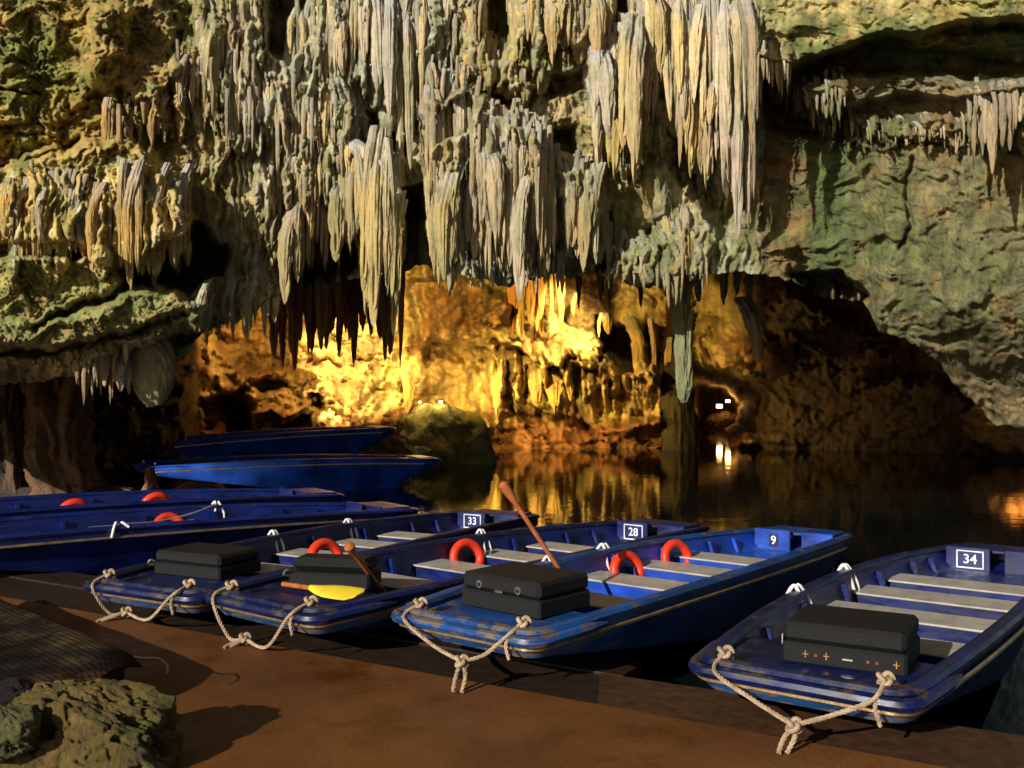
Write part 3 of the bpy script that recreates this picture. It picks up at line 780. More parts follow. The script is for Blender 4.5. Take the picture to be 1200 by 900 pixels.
# the large single formations
BIG = [(440, 168, 184, 24, 'blunt', 0.75, (0.52, 0.42, 0.17)), (424, 182, 90, 14, 'blunt', 0.7, (0.44, 0.36, 0.16)), (452, 178, 142, 17, 'blunt', 0.72, (0.46, 0.42, 0.30)), (461, 196, 130, 15, 'blade', 0.6, (0.35, 0.36, 0.16)), (432, 260, 94, 20, 'blunt', 0.78, (0.54, 0.42, 0.16)),
       (744, 30, 160, 30, 'blunt', 0.62, (0.56, 0.47, 0.25)), (712, 56, 92, 30, 'blade', 0.55, (0.54, 0.50, 0.47)), (722, 120, 78, 18, 'blunt', 0.5, (0.52, 0.44, 0.15)), (775, -10, 82, 20, 'blunt', 0.8, (0.52, 0.44, 0.18)),
       (812, 100, 92, 15, 'blunt', 1.15, (0.52, 0.44, 0.10)), (866, 40, 206, 24, 'blade', 1.2, (0.54, 0.49, 0.45)), (850, 30, 150, 20, 'blade', 1.15, (0.53, 0.48, 0.45)), (877, 100, 150, 15, 'blade', 1.15, (0.50, 0.45, 0.42)), (802, 30, 110, 17, 'cone', 1.1, (0.54, 0.49, 0.46)), (829, 110, 95, 17, 'blunt', 1.05, (0.52, 0.42, 0.22)),
       (455, -10, 150, 24, 'cone', 0.4, (0.50, 0.47, 0.46)), (478, 10, 190, 18, 'cone', 0.4, (0.46, 0.40, 0.20)), (518, 200, 130, 30, 'cone', 0.5, (0.48, 0.40, 0.14)), (580, 160, 120, 30, 'blade', 0.3, (0.48, 0.42, 0.30)), (610, 190, 140, 26, 'blade', 0.3, (0.48, 0.44, 0.38)),
       (686, 200, 100, 26, 'blade', 0.3, (0.36, 0.31, 0.16)), (1163, 112, 92, 19, 'cone', 0.42, (0.38, 0.31, 0.24)), (1183, 115, 62, 13, 'cone', 0.25, (0.35, 0.28, 0.2)), (149, 200, 120, 18, 'blunt', 0.35, (0.44, 0.33, 0.11)), (162, 205, 100, 13, 'blunt', 0.3, (0.42, 0.31, 0.11)), (105, 222, 82, 16, 'blade', 0.25, (0.44, 0.31, 0.13)),
       (393, 208, 84, 24, 'blunt', 0.35, (0.34, 0.33, 0.15)), (337, 240, 100, 24, 'blade', 0.3, (0.36, 0.32, 0.18)), (755, 66, 66, 14, 'cone', 0.5, (0.5, 0.42, 0.18)), (648, -8, 76, 22, 'blade', 0.3, (0.5, 0.4, 0.2)), (697, -8, 80, 20, 'blade', 0.3, (0.5, 0.38, 0.16))]
for (px, pt, ln, w, kd, off, c) in BIG:
    Y = min(wall_at(px, pt), wall_at(px, pt + 40)) - off * 0.5
    if px > 780 and px < 900: Y = min(Y, CURTAIN_Y)
    Y = max(Y, 9.6) + 0.3 * w / F * 11
    for q_ in range(2):
        v_ = rr.uniform(0.85, 1.05)
        dx = (0, w * 0.42)[q_] * rr.choice((-1, 1)); l2 = ln * (1, rr.uniform(0.65, 0.92))[q_]
        hang(px + dx, pt - 0.14 * ln, l2 * 1.14, w * (0.78, 0.55)[q_], kd, Y + 0.04 * q_, cave_wall, [0.9 * (0.45 * x + 0.55 * z) * v_ for x, z in zip(c, zone_colour(np.array([px]), np.array([pt + 0.5 * ln]))[0])], rr, tilt=0.02)
# pale bulbous drape end under the left ledge
# arch-shaped flowstone hood above the large yellow drape
hood = MB()
_hd = [(384, 158), (410, 168), (434, 184), (453, 206), (464, 232), (466, 262)]
_hy = min(wall_at(a, c) for a, c in _hd[:5])
pts = spline([P(a, c, _hy + q) for (a, c), q in zip(_hd, (0.30, 0.10, -0.05, -0.12, -0.10, 0.05))], 6)
hood.tube(pts, [0.05 + 0.045 * math.sin(math.pi * i / (len(pts) - 1)) + 0.015 * math.sin(i * 1.7) for i in range(len(pts))], 16)
_hv = np.array([tuple(v) for v in hood.v]); _hn = fbm(_hv[:, 0] * 14, _hv[:, 2] * 14 + _hv[:, 1] * 9, 4, 401) * 0.035
hood.v = [(x, y + n, z + n * 0.7) for (x, y, z), n in zip(_hv, _hn)]
for k_ in range(4, len(pts), 2):
    q_ = pts[k_]; hang(600 + q_.x / q_.y * F + rr.uniform(-4, 4), 450 - (q_.z - HC) / q_.y * F - 2, rr.uniform(20, 55) + 2.2 * k_, rr.uniform(8, 13), rr.choice(['blunt', 'blade']), q_.y - 0.03, cave_wall, (0.46 * rr.uniform(.8, 1.1), 0.37, 0.17), rr)
h = hood.build("flowstone_hood", M['drip'], cave_wall, True); h.color = (0.47, 0.39, 0.30, 1)

# dark columns of stone deeper in, lit from behind by the lamps
for (x0, x1, ya, l0, l1, w0, w1, n, Yd, c) in [(312, 398, 290, 80, 125, 9, 16, 15, 17.0, (0.36, 0.20, 0.10)), (398, 470, 290, 80, 125, 8, 14, 13, 18.0, (0.36, 0.20, 0.10)), (598, 662, 285, 80, 100, 9, 14, 10, 28.2, (0.30, 0.17, 0.07)),
                                               (664, 760, 290, 50, 75, 8, 14, 4, 18.5, (0.18, 0.13, 0.08)), (806, 900, 300, 40, 75, 9, 15, 4, 18.0, (0.17, 0.13, 0.09))]:
    for i in range(n):
        px = x0 + (x1 - x0) * (i + rr.random()) / n
        hang(px, ya - 10, rr.uniform(l0, l1) + 10, rr.uniform(w0, w1), rr.choice(['blade', 'blunt', 'cone']), Yd + rr.uniform(-0.5, 0.5), cave_wall, [x * rr.uniform(0.75, 1.2) for x in c], rr)
hang(885, 345, 80, 22, 'cone', 16.5, cave_wall, (0.26, 0.24, 0.16), rr)
hang(876, 350, 40, 12, 'cone', 16.8, cave_wall, (0.24, 0.22, 0.15), rr)

# ------------------------------------------------------------------ BACK WALL of the inner lake
BX = [(-260, 15.5), (0, 15.8), (150, 17.5), (205, 19), (235, 24), (300, 26), (420, 27), (520, 29.5), (600, 31.5), (780, 31.5), (812, 33.5), (870, 31), (1000, 30), (1160, 28), (1300, 27), (1460, 25)]
BPOLY = [
    ([(480, 330), (505, 322), (560, 332), (602, 352), (600, 385), (560, 398), (490, 402)], 2.3, 6, 7),
    ([(562, 372), (600, 352), (640, 360), (660, 380), (700, 385), (708, 405), (690, 430), (640, 422), (590, 400)], 2.4, 4, 9),
    ([(700, 372), (740, 380), (746, 432), (724, 434), (706, 420)], -9.0, 3, 6),
    ([(690, 428), (778, 432), (782, 500), (700, 505), (682, 470)], 1.3, 7, 5),
    ([(742, 376), (757, 378), (760, 440), (742, 440)], 1.8, 4, 3), ([(762, 380), (768, 380), (771, 450), (763, 450)], 1.6, 3, 2),
    ([(572, 418), (600, 412), (640, 420), (685, 425), (690, 470), (650, 478), (605, 470), (596, 440), (590, 480), (578, 478)], 1.2, 6, 5),
    ([(540, 495), (600, 486), (700, 500), (790, 480), (800, 545), (540, 545)], 1.9, 8, 8),
    ([(400, 490), (470, 492), (560, 490), (560, 560), (400, 560)], 0.8, 14, 16),
    ([(235, 470), (292, 452), (300, 480), (280, 520), (240, 510)], -3.2, 5, 9), ([(296, 448), (318, 440), (335, 452), (312, 462)], -2.2, 4, 6), ([(358, 460), (372, 462), (376, 480), (362, 478)], -2.0, 3, 4),
    ([(300, 440), (350, 428), (380, 450), (368, 480), (320, 490), (296, 470)], 1.6, 8, 10), ([(300, 482), (350, 470), (408, 488), (410, 540), (290, 540)], 1.2, 8, 12), ([(205, 430), (260, 425), (262, 520), (210, 540)], 1.0, 8, 12),
    ([(812, 396), (870, 398), (888, 440), (850, 452), (814, 438)], 1.6, 7, 7), ([(806, 444), (852, 450), (880, 470), (872, 500), (806, 530)], -15.0, 22, 5), ([(868, 395), (940, 400), (1000, 440), (1080, 445), (1160, 470), (1160, 540), (884, 545), (880, 470)], 1.3, 10, 10),
    ([(845, 500), (872, 488), (885, 520), (850, 530)], 2.0, 5, 4), ([(905, 330), (1010, 380), (1060, 430), (1000, 440), (900, 400)], 2.0, 14, 12),
]
def build_back_wall():
    xs = np.arange(-260, 1461, 2.0)
    n = 190
    Y0 = np.interp(xs, *zip(*BX))
    yb = 450 + (HC + 0.9) * F / (Y0 - 2.5)
    t = np.linspace(0, 1, n)[:, None]
    PX = np.tile(xs, (n, 1)); PY = 205 + (yb[None, :] - 205) * t
    D = np.tile(Y0, (n, 1)).astype(float)
    wx = fbm(PX / 40, PY / 40, 3, 211); wy = fbm(PX / 40, PY / 40, 3, 221); fx = pn(PX / 7, PY / 8, 231); fy = pn(PX / 7, PY / 7, 241)
    for poly, amp, s, wob in BPOLY:
        x = PX + wx * wob + fx * wob * .4; y = PY + wy * wob + fy * wob * .4
        D -= amp * sst(-s, s, poly_sd(x, y, poly))
    fm = sst(560, 600, PX) * sst(800, 770, PX) * sst(395, 430, PY) * sst(505, 480, PY)
    left = sst(540, 380, PX)
    big = ridged((PX + wx * 14) / 62, (PY + wy * 14) / 44, 6, 205) - 1.2
    lum = billow((PX + wx * 10) / 24, (PY + wy * 10) / 20, 5, 215, 0.6) - 0.6
    fl = billow((PX + wx * 4) / 11, (PY + wy * 4) / 80, 3, 225) - 0.7
    calm = 1 - 0.7 * sst(860, 900, PX)
    D -= calm * 0.08 * (ridged((PX + wx * 3) / 15, (PY + wy * 3) / 11, 4, 235, 0.6) - 1.0) + calm * 0.30 * sst(0.02, -0.06, fbm((PX + wx * 8) / 30, (PY + wy * 8) / 17, 3, 245)) * sst(0.0, 0.25, fbm(PX / 60, PY / 40, 3, 247)) * -1.0
    D -= calm * 0.12 * np.sin((PY + wy * 7) / 8) * sst(860, 900, PX)
    D -= (0.22 + 0.30 * left) * (0.4 + 0.6 * calm) * big * (1 - 0.5 * fm) + (0.09 * calm + 0.07 * left) * lum * (1 - 0.6 * fm) - 0.15 * fl * fm
    r = random.Random(44)
    for _ in range(520):
        px = r.uniform(572, 790)
        pt = r.uniform(400, 455) if 570 < px < 800 else r.uniform(380, 500)
        ln = r.uniform(18, 60); w = r.uniform(2.5, 6)
        i0, i1 = int((px - w - xs[0]) / 2), int((px + w - xs[0]) / 2) + 2
        rows = np.where((PY[:, (i0 + i1) // 2] > pt - 6) & (PY[:, (i0 + i1) // 2] < pt + ln))[0]
        if len(rows) < 3: continue
        sx = PX[rows[0]:rows[-1] + 1, i0:i1]; sy = PY[rows[0]:rows[-1] + 1, i0:i1]
        tt = np.clip((sy - pt) / ln, -.2, 1); ww = w * np.clip(1 - np.clip(tt, 0, 1) ** 2, 0, 1) ** .6 + 1e-3
        d = 1 - ((sx - px) / ww) ** 2
        D[rows[0]:rows[-1] + 1, i0:i1] -= np.where(d > 0, np.sqrt(np.clip(d, 0, 1)) * ww * 0.03 + 0.05, 0) * sst(-.2, .1, tt)
    X = (PX - 600) / F * D; Z = HC - (PY - 450) / F * D
    C = np.zeros(PX.shape + (3,)) + np.array((0.50, 0.40, 0.20))
    n2 = fbm(PX / 40, PY / 26, 5, 251); n1 = fbm(PX / 9, PY / 40, 4, 261)
    k = sst(0.0, 0.5, n2)[..., None]; C = C * (1 - k) + np.array((0.30, 0.20, 0.10)) * k
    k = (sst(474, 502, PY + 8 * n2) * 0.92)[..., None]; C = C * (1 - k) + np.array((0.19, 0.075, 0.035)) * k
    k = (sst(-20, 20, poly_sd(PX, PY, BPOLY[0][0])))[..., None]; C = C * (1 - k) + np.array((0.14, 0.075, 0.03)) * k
    k = sst(860, 900, PX)[..., None]; C = C * (1 - k) + np.array((0.085, 0.058, 0.038)) * k  # stone darkened over the right end to look unlit
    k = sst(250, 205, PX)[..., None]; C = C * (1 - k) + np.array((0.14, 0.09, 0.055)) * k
    C = C * (0.85 + 0.4 * np.clip(n1, -0.5, 0.6))[..., None]
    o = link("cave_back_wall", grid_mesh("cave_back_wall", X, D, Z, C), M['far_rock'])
    tag(o, "lamp lit rock wall at the back of the inner lake", kind="structure")
    return o
back_wall = build_back_wall()
rb = random.Random(12)
for (px, pt, ln, w, Yd) in [(583, 425, 56, 13, 28.6), (650, 430, 48, 22, 28.6), (628, 425, 45, 18, 28.7), (667, 440, 30, 10, 28.7), (672, 348, 22, 7, 29.0), (712, 372, 20, 12, 28.5), (702, 372, 24, 5, 28.6), (480, 440, 38, 14, 27.2), (748, 375, 70, 16, 28.7), (765, 378, 64, 7, 28.9), (783, 400, 50, 12, 29.2)]:
    hang(px, pt - 6, ln + 6, w, 'blade' if w > 12 else 'cone', Yd, back_wall, [x * rb.uniform(.85, 1.1) for x in (0.44, 0.34, 0.17)], rb)

# ---- unseen roof over the entrance hall, added to hold back the sky, sloped clear of the sun
def build_roof():
    u = np.linspace(-18, 16, 90); v = np.linspace(0, 1, 60)
    X, V = np.meshgrid(u, v)
    Y = 10.8 - 17 * V
    Z = 8.6 + 0.62 * (10.8 - Y) + 0.7 * fbm(X / 3, Y / 3, 4, 301)
    C = np.zeros(X.shape + (3,)) + np.array((0.25, 0.19, 0.12))
    o = link("unseen_roof", grid_mesh("unseen_roof", X, Y, Z, C), M['rock'])
    tag(o, "unseen rock roof added above the dock to hold back the sky", kind="structure")
build_roof()

# ------------------------------------------------------------------ rocks
def rock(name, centre, size, seed, col, label=None, cat="rock", res=56, rough=0.35, m=None, top_pow=1.0, moss=0.3, parent=None, pits=0.0, facets=22):
    """boulder: displaced sphere"""
    th = np.linspace(0, 2 * math.pi, res * 2 + 1); ph = np.linspace(0.001, math.pi - 0.001, res)
    PH, TH = np.meshgrid(ph, th, indexing='ij')
    x, y, z = np.sin(PH) * np.cos(TH), np.sin(PH) * np.sin(TH), np.cos(PH)
    def n3(f, s, fn): return (fn(x * f + s, y * f + z * f * 0.7, 4, s) + fn(y * f + s * 2, z * f + x * f * 0.6, 4, s + 31) + fn(z * f + 5, x * f - y * f * 0.5, 4, s + 57)) / 3
    r = 1 + rough * n3(1.3, seed, fbm) + rough * 0.55 * (n3(2.6, seed + 3, ridged) - 1.2) + rough * 0.25 * n3(7, seed + 5, fbm)
    if facets:
        rg = np.random.default_rng(seed + 900); wob = 0.06 * n3(3.0, seed + 21, fbm)
        for _ in range(facets):
            nv = rg.normal(size=3); nv /= np.linalg.norm(nv); d = rg.uniform(0.74, 0.98)
            c_ = nv[0] * x + nv[1] * y + nv[2] * z
            r = np.minimum(r, np.where(c_ > 0.15, (d + wob) / np.maximum(c_, 0.15), 9) + rough * 0.12 * n3(5, seed + 25, fbm))
        r = r - 0.05 * np.exp(-(n3(2.2, seed + 33, fbm) / 0.035) ** 2) + 0.02 * n3(13, seed + 37, fbm)
    if pits: r = r - pits * sst(0.18, 0.42, n3(3.1, seed + 71, fbm))
    # seam closed exactly
    r[:, -1] = r[:, 0]
    zz = np.sign(z) * np.abs(z) ** top_pow
    X, Y, Z = r * x * size[0], r * y * size[1], r * zz * size[2]
    C = np.zeros(X.shape + (3,)) + np.array(col)
    k = (sst(0.0, 0.4, n3(2.2, seed + 9, fbm)) * moss)[..., None]; C = C * (1 - k) + np.array((0.13, 0.145, 0.025)) * k
    C = C * (0.85 + 0.5 * np.clip(n3(4, seed + 13, fbm), -.5, .5))[..., None]
    me = grid_mesh(name, X, Y, Z, C)
    o = link(name, me, m or M['rock'], parent)
    o.location = centre
    if label: tag(o, label, cat)
    return o

bl_ = rock("dripstone_bulge", P(180, 432, wall_at(180, 405) + 0.12), (0.25, 0.24, 0.46), 71, (0.36, 0.30, 0.16), rough=0.14, moss=0.15, parent=cave_wall, facets=0)
tag(bl_, "pale rounded bulge of dripstone under the left ledge")
# boulder standing in the lake, with the lamp behind it
p = P(520, 540, 24.6); lake_boulder = rock("boulder", (p.x, p.y, 0.0), (1.62, 1.3, 1.62), 3, (0.30, 0.27, 0.11), "large mossy boulder standing in the lake in front of the lit wall", rough=0.17, moss=0.45)
p = P(452, 536, 23.2); rock("boulder", (p.x, p.y, -0.1), (0.95, 0.6, 0.95), 8, (0.26, 0.17, 0.08), "smaller brown boulder leaning against the large mossy one in the lake", rough=0.3, moss=0.2)
p = P(495, 545, 23.2); rock("boulder", (p.x, p.y, -0.1), (0.62, 0.5, 0.62), 18, (0.16, 0.13, 0.07), "low round boulder at the waterline before the large mossy one", rough=0.25)
# dark pillar in the lake and the long stalactite in front of it
rock("rock_pillar", P(796, 496, 29.0), (0.56, 0.6, 2.3), 21, (0.045, 0.035, 0.025), "dark rock pillar rising from the lake below the long green stalactite", cat="rock pillar", rough=0.3, moss=0.1)
def pillar(name, path, radii, col, label, seed, m='column', n=64, flut=0.14, cat="rock column"):
    pts = spline(path, 26); k = len(pts); r = np.random.default_rng(seed)
    rad = np.interp(np.linspace(0, 1, k), np.linspace(0, 1, len(radii)), radii)
    rings = []
    for i, q in enumerate(pts):
        t = i / (k - 1)
        a = np.linspace(0, 2 * math.pi, n, endpoint=False)
        R = rad[i] * (1 + flut * np.sin(6 * a + seed + 1.5 * math.sin(3 * t)) * 0.6 + flut * fbm(np.cos(a) * 2 + seed, np.sin(a) * 2 + t * 9, 4, seed) + flut * 1.2 * fbm(np.cos(a) * 5 + seed, np.sin(a) * 5 + t * 5, 5, seed + 3))
        rings.append([Vector((q.x + R[j] * math.cos(a[j]), q.y + R[j] * math.sin(a[j]), q.z + 0.04 * rad[i] * math.sin(3 * a[j]))) for j in range(n)])
    mb = MB().loft(rings, True, True, True)
    base = path[-1] if path[-1][2] < path[0][2] else path[0]
    o = mb.build(name, M[m], None, False); smooth(o.data)
    o.color = (*col, 1)
    tag(o, label, cat)
    return o
pillar("long_stalactite", [P(796, 300, 13.6), P(797, 352, 13.5), P(800, 400, 13.4), P(801, 450, 13.4), P(801, 472, 13.4)], [0.26, 0.13, 0.11, 0.10, 0.09, 0.03], (0.24, 0.25, 0.12),
       "long greenish stalactite hanging from the brow towards the dark lake pillar", 4, cat="stalactite", flut=0.2)
# stone columns under the left ledge
pillar("stone_column", [P(68, 415, 15.0), P(64, 470, 15.0), P(66, 530, 14.8), P(82, 580, 14.6), P(86, 640, 14.5)], [0.46, 0.40, 0.42, 0.46, 0.42], (0.16, 0.085, 0.04),
       "thick brown fluted stone column under the left ledge, widening in the middle", 5, flut=0.22)
pillar("stone_column", [P(2, 415, 14.8), P(2, 480, 14.8), P(10, 530, 14.7), P(14, 620, 14.6)], [0.26, 0.20, 0.27, 0.34], (0.12, 0.07, 0.04),
       "narrow dark stone column cut by the left edge beside the thick brown one", 6, flut=0.22)
pillar("stalagmite", [P(176, 548, 14.2), P(177, 568, 14.2), P(176, 592, 14.2), P(176, 606, 14.2)], [0.05, 0.09, 0.22, 0.30], (0.10, 0.045, 0.018),
       "small orange cone shaped stalagmite behind the left boats", 9, cat="stalagmite", n=18)
p = P(238, 590, 14.4); rock("boulder", (p.x, p.y, 0.1), (0.62, 0.5, 0.42), 31, (0.16, 0.10, 0.055), "low brown boulder in front of the far blue boat", rough=0.28, moss=0.1)
p = P(28, 600, 14.6); rock("boulder", (p.x, p.y, -0.1), (1.2, 0.6, 0.6), 33, (0.07, 0.05, 0.035), "dark low boulder at the foot of the left stone columns", rough=0.28, moss=0.1)
p = P(120, 600, 14.6); rock("boulder", (p.x, p.y, 0.0), (0.8, 0.6, 0.42), 36, (0.07, 0.05, 0.035), "dark low boulder between the brown column and the orange stalagmite", rough=0.28, moss=0.1)
# lamp-lit rock right at the back, beyond the right brow
rock("boulder", P(1188, 500, 25.5), (1.35, 0.8, 0.75), 41, (0.36, 0.22, 0.10), "orange lit rock beyond the right brow seen mostly as a reflection", rough=0.35)
# foreground
rock("mossy_rock", P(92, 905, 4.35), (0.50, 0.42, 0.40), 52, (0.20, 0.135, 0.030), "mossy pitted brown rock in the near left corner below the tarpaulin", cat="rock", res=150, rough=0.22, moss=0.6, pits=0.42, facets=30)
rock("mossy_rock", P(4, 862, 4.05), (0.15, 0.13, 0.12), 55, (0.15, 0.14, 0.045), "small mossy lump of rock at the left edge beside the pitted rock", cat="rock", res=50, rough=0.4, moss=0.8)

# ------------------------------------------------------------------ floodlights (lamps of the show cave, and unseen ones added to raise the glow)
def floodlight(loc, aim, power, col, label, spread=150, look=None, scale=1.0, radius=0.12):
    loc = Vector(loc); d = (Vector(aim) - loc).normalized()
    root = empty("floodlight", loc); root.rotation_mode = 'QUATERNION'; root.rotation_quaternion = d.to_track_quat('-Z', 'Y')
    tag(root, label, "floodlight", "floodlights hidden among the rocks of the inner lake")
    s = scale
    mb = MB(); mb.bbox((0, 0, 0.05 * s), (0.26 * s, 0.18 * s, 0.12 * s), 0.015 * s); mb.build("lamp_housing", M['dark'], root)
    mb = MB(); mb.bbox((0, 0, -0.007 * s), (0.22 * s, 0.14 * s, 0.012 * s), 0.003 * s); mb.build("lamp_glass", M['lens'], root)
    mb = MB(); mb.tube([(-0.145 * s, 0, 0.05 * s), (-0.145 * s, -0.16 * s, 0.05 * s), (0.145 * s, -0.16 * s, 0.05 * s), (0.145 * s, 0, 0.05 * s)], 0.012 * s, 6); mb.build("bracket", M['dark'], root)
    if look is not None:                    # the housing is turned up, its light still falls all round
        d2 = (Vector(look) - loc).normalized(); root.rotation_quaternion = d2.to_track_quat('-Z', 'Y')
    ld = bpy.data.lights.new("lamp_light", 'POINT' if look is not None else 'SPOT'); ld.energy = power * LAMP_SCALE; ld.color = col
    if look is None: ld.spot_size = math.radians(spread); ld.spot_blend = 0.5
    ld.shadow_soft_size = radius
    lo = bpy.data.objects.new("lamp_light", ld); COL.objects.link(lo); lo.parent = root; lo.location = (0, 0, -0.12 * s - radius)
    return root
AMB = (1.0, 0.65, 0.15); AMB2 = (1.0, 0.50, 0.12); WRM = (1.0, 0.68, 0.22)
floodlight(P(404, 517, 24.4), P(411, 402, 26.8), 700, WRM, "floodlight behind the drawn up boat, below the brightest yellow patch", 95)
floodlight(P(484, 296, 20.5), P(620, 432, 30), 4600, AMB, "unseen floodlight added under the roof behind the brow, washing the back wall", 64)  # added out of sight for a broad even wash
floodlight(P(405, 322, 23.0), P(410, 412, 26.6), 3400, WRM, "unseen floodlight added behind the dark brown stalactites over the brightest patch", 44)  # added overhead to put the hottest glow at its height
floodlight(P(690, 316, 26.0), P(648, 394, 29.5), 2600, WRM, "unseen floodlight added under the roof close above the bright yellow shelf", 58)  # added accent from out of view, brightens the shelf
floodlight(P(330, 330, 21.0), P(330, 430, 26), 800, AMB2, "unseen floodlight added under the roof above the tumbled rocks at the back left", 75)  # added out of view to brighten the rocks below
floodlight(P(508, 492, 26.0), P(705, 440, 31), 1500, AMB, "floodlight sunk behind the top of the large mossy boulder", 90)
floodlight(P(110, 592, 13.5), P(440, 520, 21.5), 300, (1.0, 0.86, 0.66), "small unseen floodlight added on the left bank behind the moored boats", 52, scale=0.6)  # added to light the blue hulls across the water
def crest(o, px):
    """point on the crest of a rock, as seen in the direction px"""
    v = np.empty(len(o.data.vertices) * 3, np.float32); o.data.vertices.foreach_get("co", v); v = v.reshape(-1, 3) + np.array(o.location)
    qx = 600 + v[:, 0] / v[:, 1] * F; el = (v[:, 2] - HC) / v[:, 1]
    el = np.where(np.abs(qx - px) < 5, el, -9); return Vector(v[int(el.argmax())].tolist())
for px, lab, sc in ((488, "small white glaring lamp on the left shoulder of the large mossy boulder", 0.30), (516, "small white glaring lamp on the very top of the large mossy boulder", 0.42)):
    q = crest(lake_boulder, px) + Vector((0, -0.02, 0.035))
    floodlight(q, q + Vector((0, 0, 1)), 20, WRM, lab, look=q + Vector((-0.3, -1.0, 0.55)), scale=sc)
floodlight(P(843, 476, 43.0), P(846, 420, 45), 10, AMB2, "glaring white lamp far off in the dark passage right of the lake pillar", look=P(846, 440, 38), scale=1.1)
floodlight(P(853, 470, 43.0), P(856, 420, 45), 10, AMB2, "second glaring lamp in the dark passage, just above and right of the first", look=P(856, 440, 38), scale=0.8)
p = P(848, 490, 43.2); rock("boulder", (p.x, p.y, 0.0), (0.9, 0.6, 0.85), 49, (0.12, 0.08, 0.05), "narrow dark rock far off in the passage, carrying the glaring lamp", rough=0.3, moss=0.1)
floodlight(P(852, 318, 26.0), P(848, 420, 30.0), 420, AMB2, "unseen floodlight added under the roof above the orange rock right of the pillar", 40, scale=0.6)  # added overhead, unseen, to light the orange rock
floodlight(P(868, 500, 28.4), P(874, 512, 29.6), 40, AMB, "small floodlight low at the waterline lighting one orange rock", 160, scale=0.6)
floodlight(P(1215, 470, 24.6), P(1186, 505, 25.5), 90, AMB2, "floodlight beyond the right brow pointing down at an orange rock", 160, scale=0.7)

# ------------------------------------------------------------------ water and dock
me = MB().add([(-60, 2.5, 0), (60, 2.5, 0), (60, 60, 0), (-60, 60, 0)], [(0, 1, 2, 3)]).mesh("lake_water")
tag(link("lake_water", me, M['water']), kind="structure")

DZ = 0.25
def on_dock(px, py, z=DZ):
    Y = (HC - z) * F / (py - 450.0); return Vector(((px - 600) / F * Y, Y, z))
A0, B0 = on_dock(130, 722), on_dock(694, 824)
ed = (B0 - A0).normalized(); en = Vector((-ed.y, ed.x, 0))        # along the edge, and out over the water
if en.y < 0: en = -en
Aext = A0 - ed * 9; 
def slab(name, outline, z0, z1, m, parent=None):
    n = len(outline)
    vs = [(p.x, p.y, z1) for p in outline] + [(p.x, p.y, z0) for p in outline]
    return MB().add(vs, [tuple(range(n))] + [(i, i + n, (i + 1) % n + n, (i + 1) % n) for i in range(n)]).build(name, m, parent)
corner = B0
dock = slab("dock", [Vector((-18, -14, 0)), Vector((14, -14, 0)), B0 + ed * 9, corner, Aext], -1.2, DZ, M['floor'])
dock.data.flip_normals() if dock.data.polygons[0].normal.z < 0 else None
tag(dock, kind="structure")
# raised wet slab running on at the right and the black wet planks at the left of its corner
s_ = slab("wet_slab", [corner + ed * 0.03, corner + ed * 9, corner + ed * 9 + en * 0.95, corner + ed * 0.03 + en * 0.55 - ed * 0.25], -1.2, DZ - 0.012, M['slab'], dock)
W_ = 0.20
for k in range(5):
    off = en * (k * (W_ + 0.012) + 0.006)
    j = 0.02 * (k % 2)
    slab("plank", [Aext + off, corner + off + ed * (j - 0.02 - 0.1 * k * 0.4), corner + off + en * W_ + ed * (j - 0.02 - 0.1 * k * 0.4), Aext + off + en * W_], 0.10, DZ - 0.035 - 0.006 * (k % 3), M['plank'], dock)

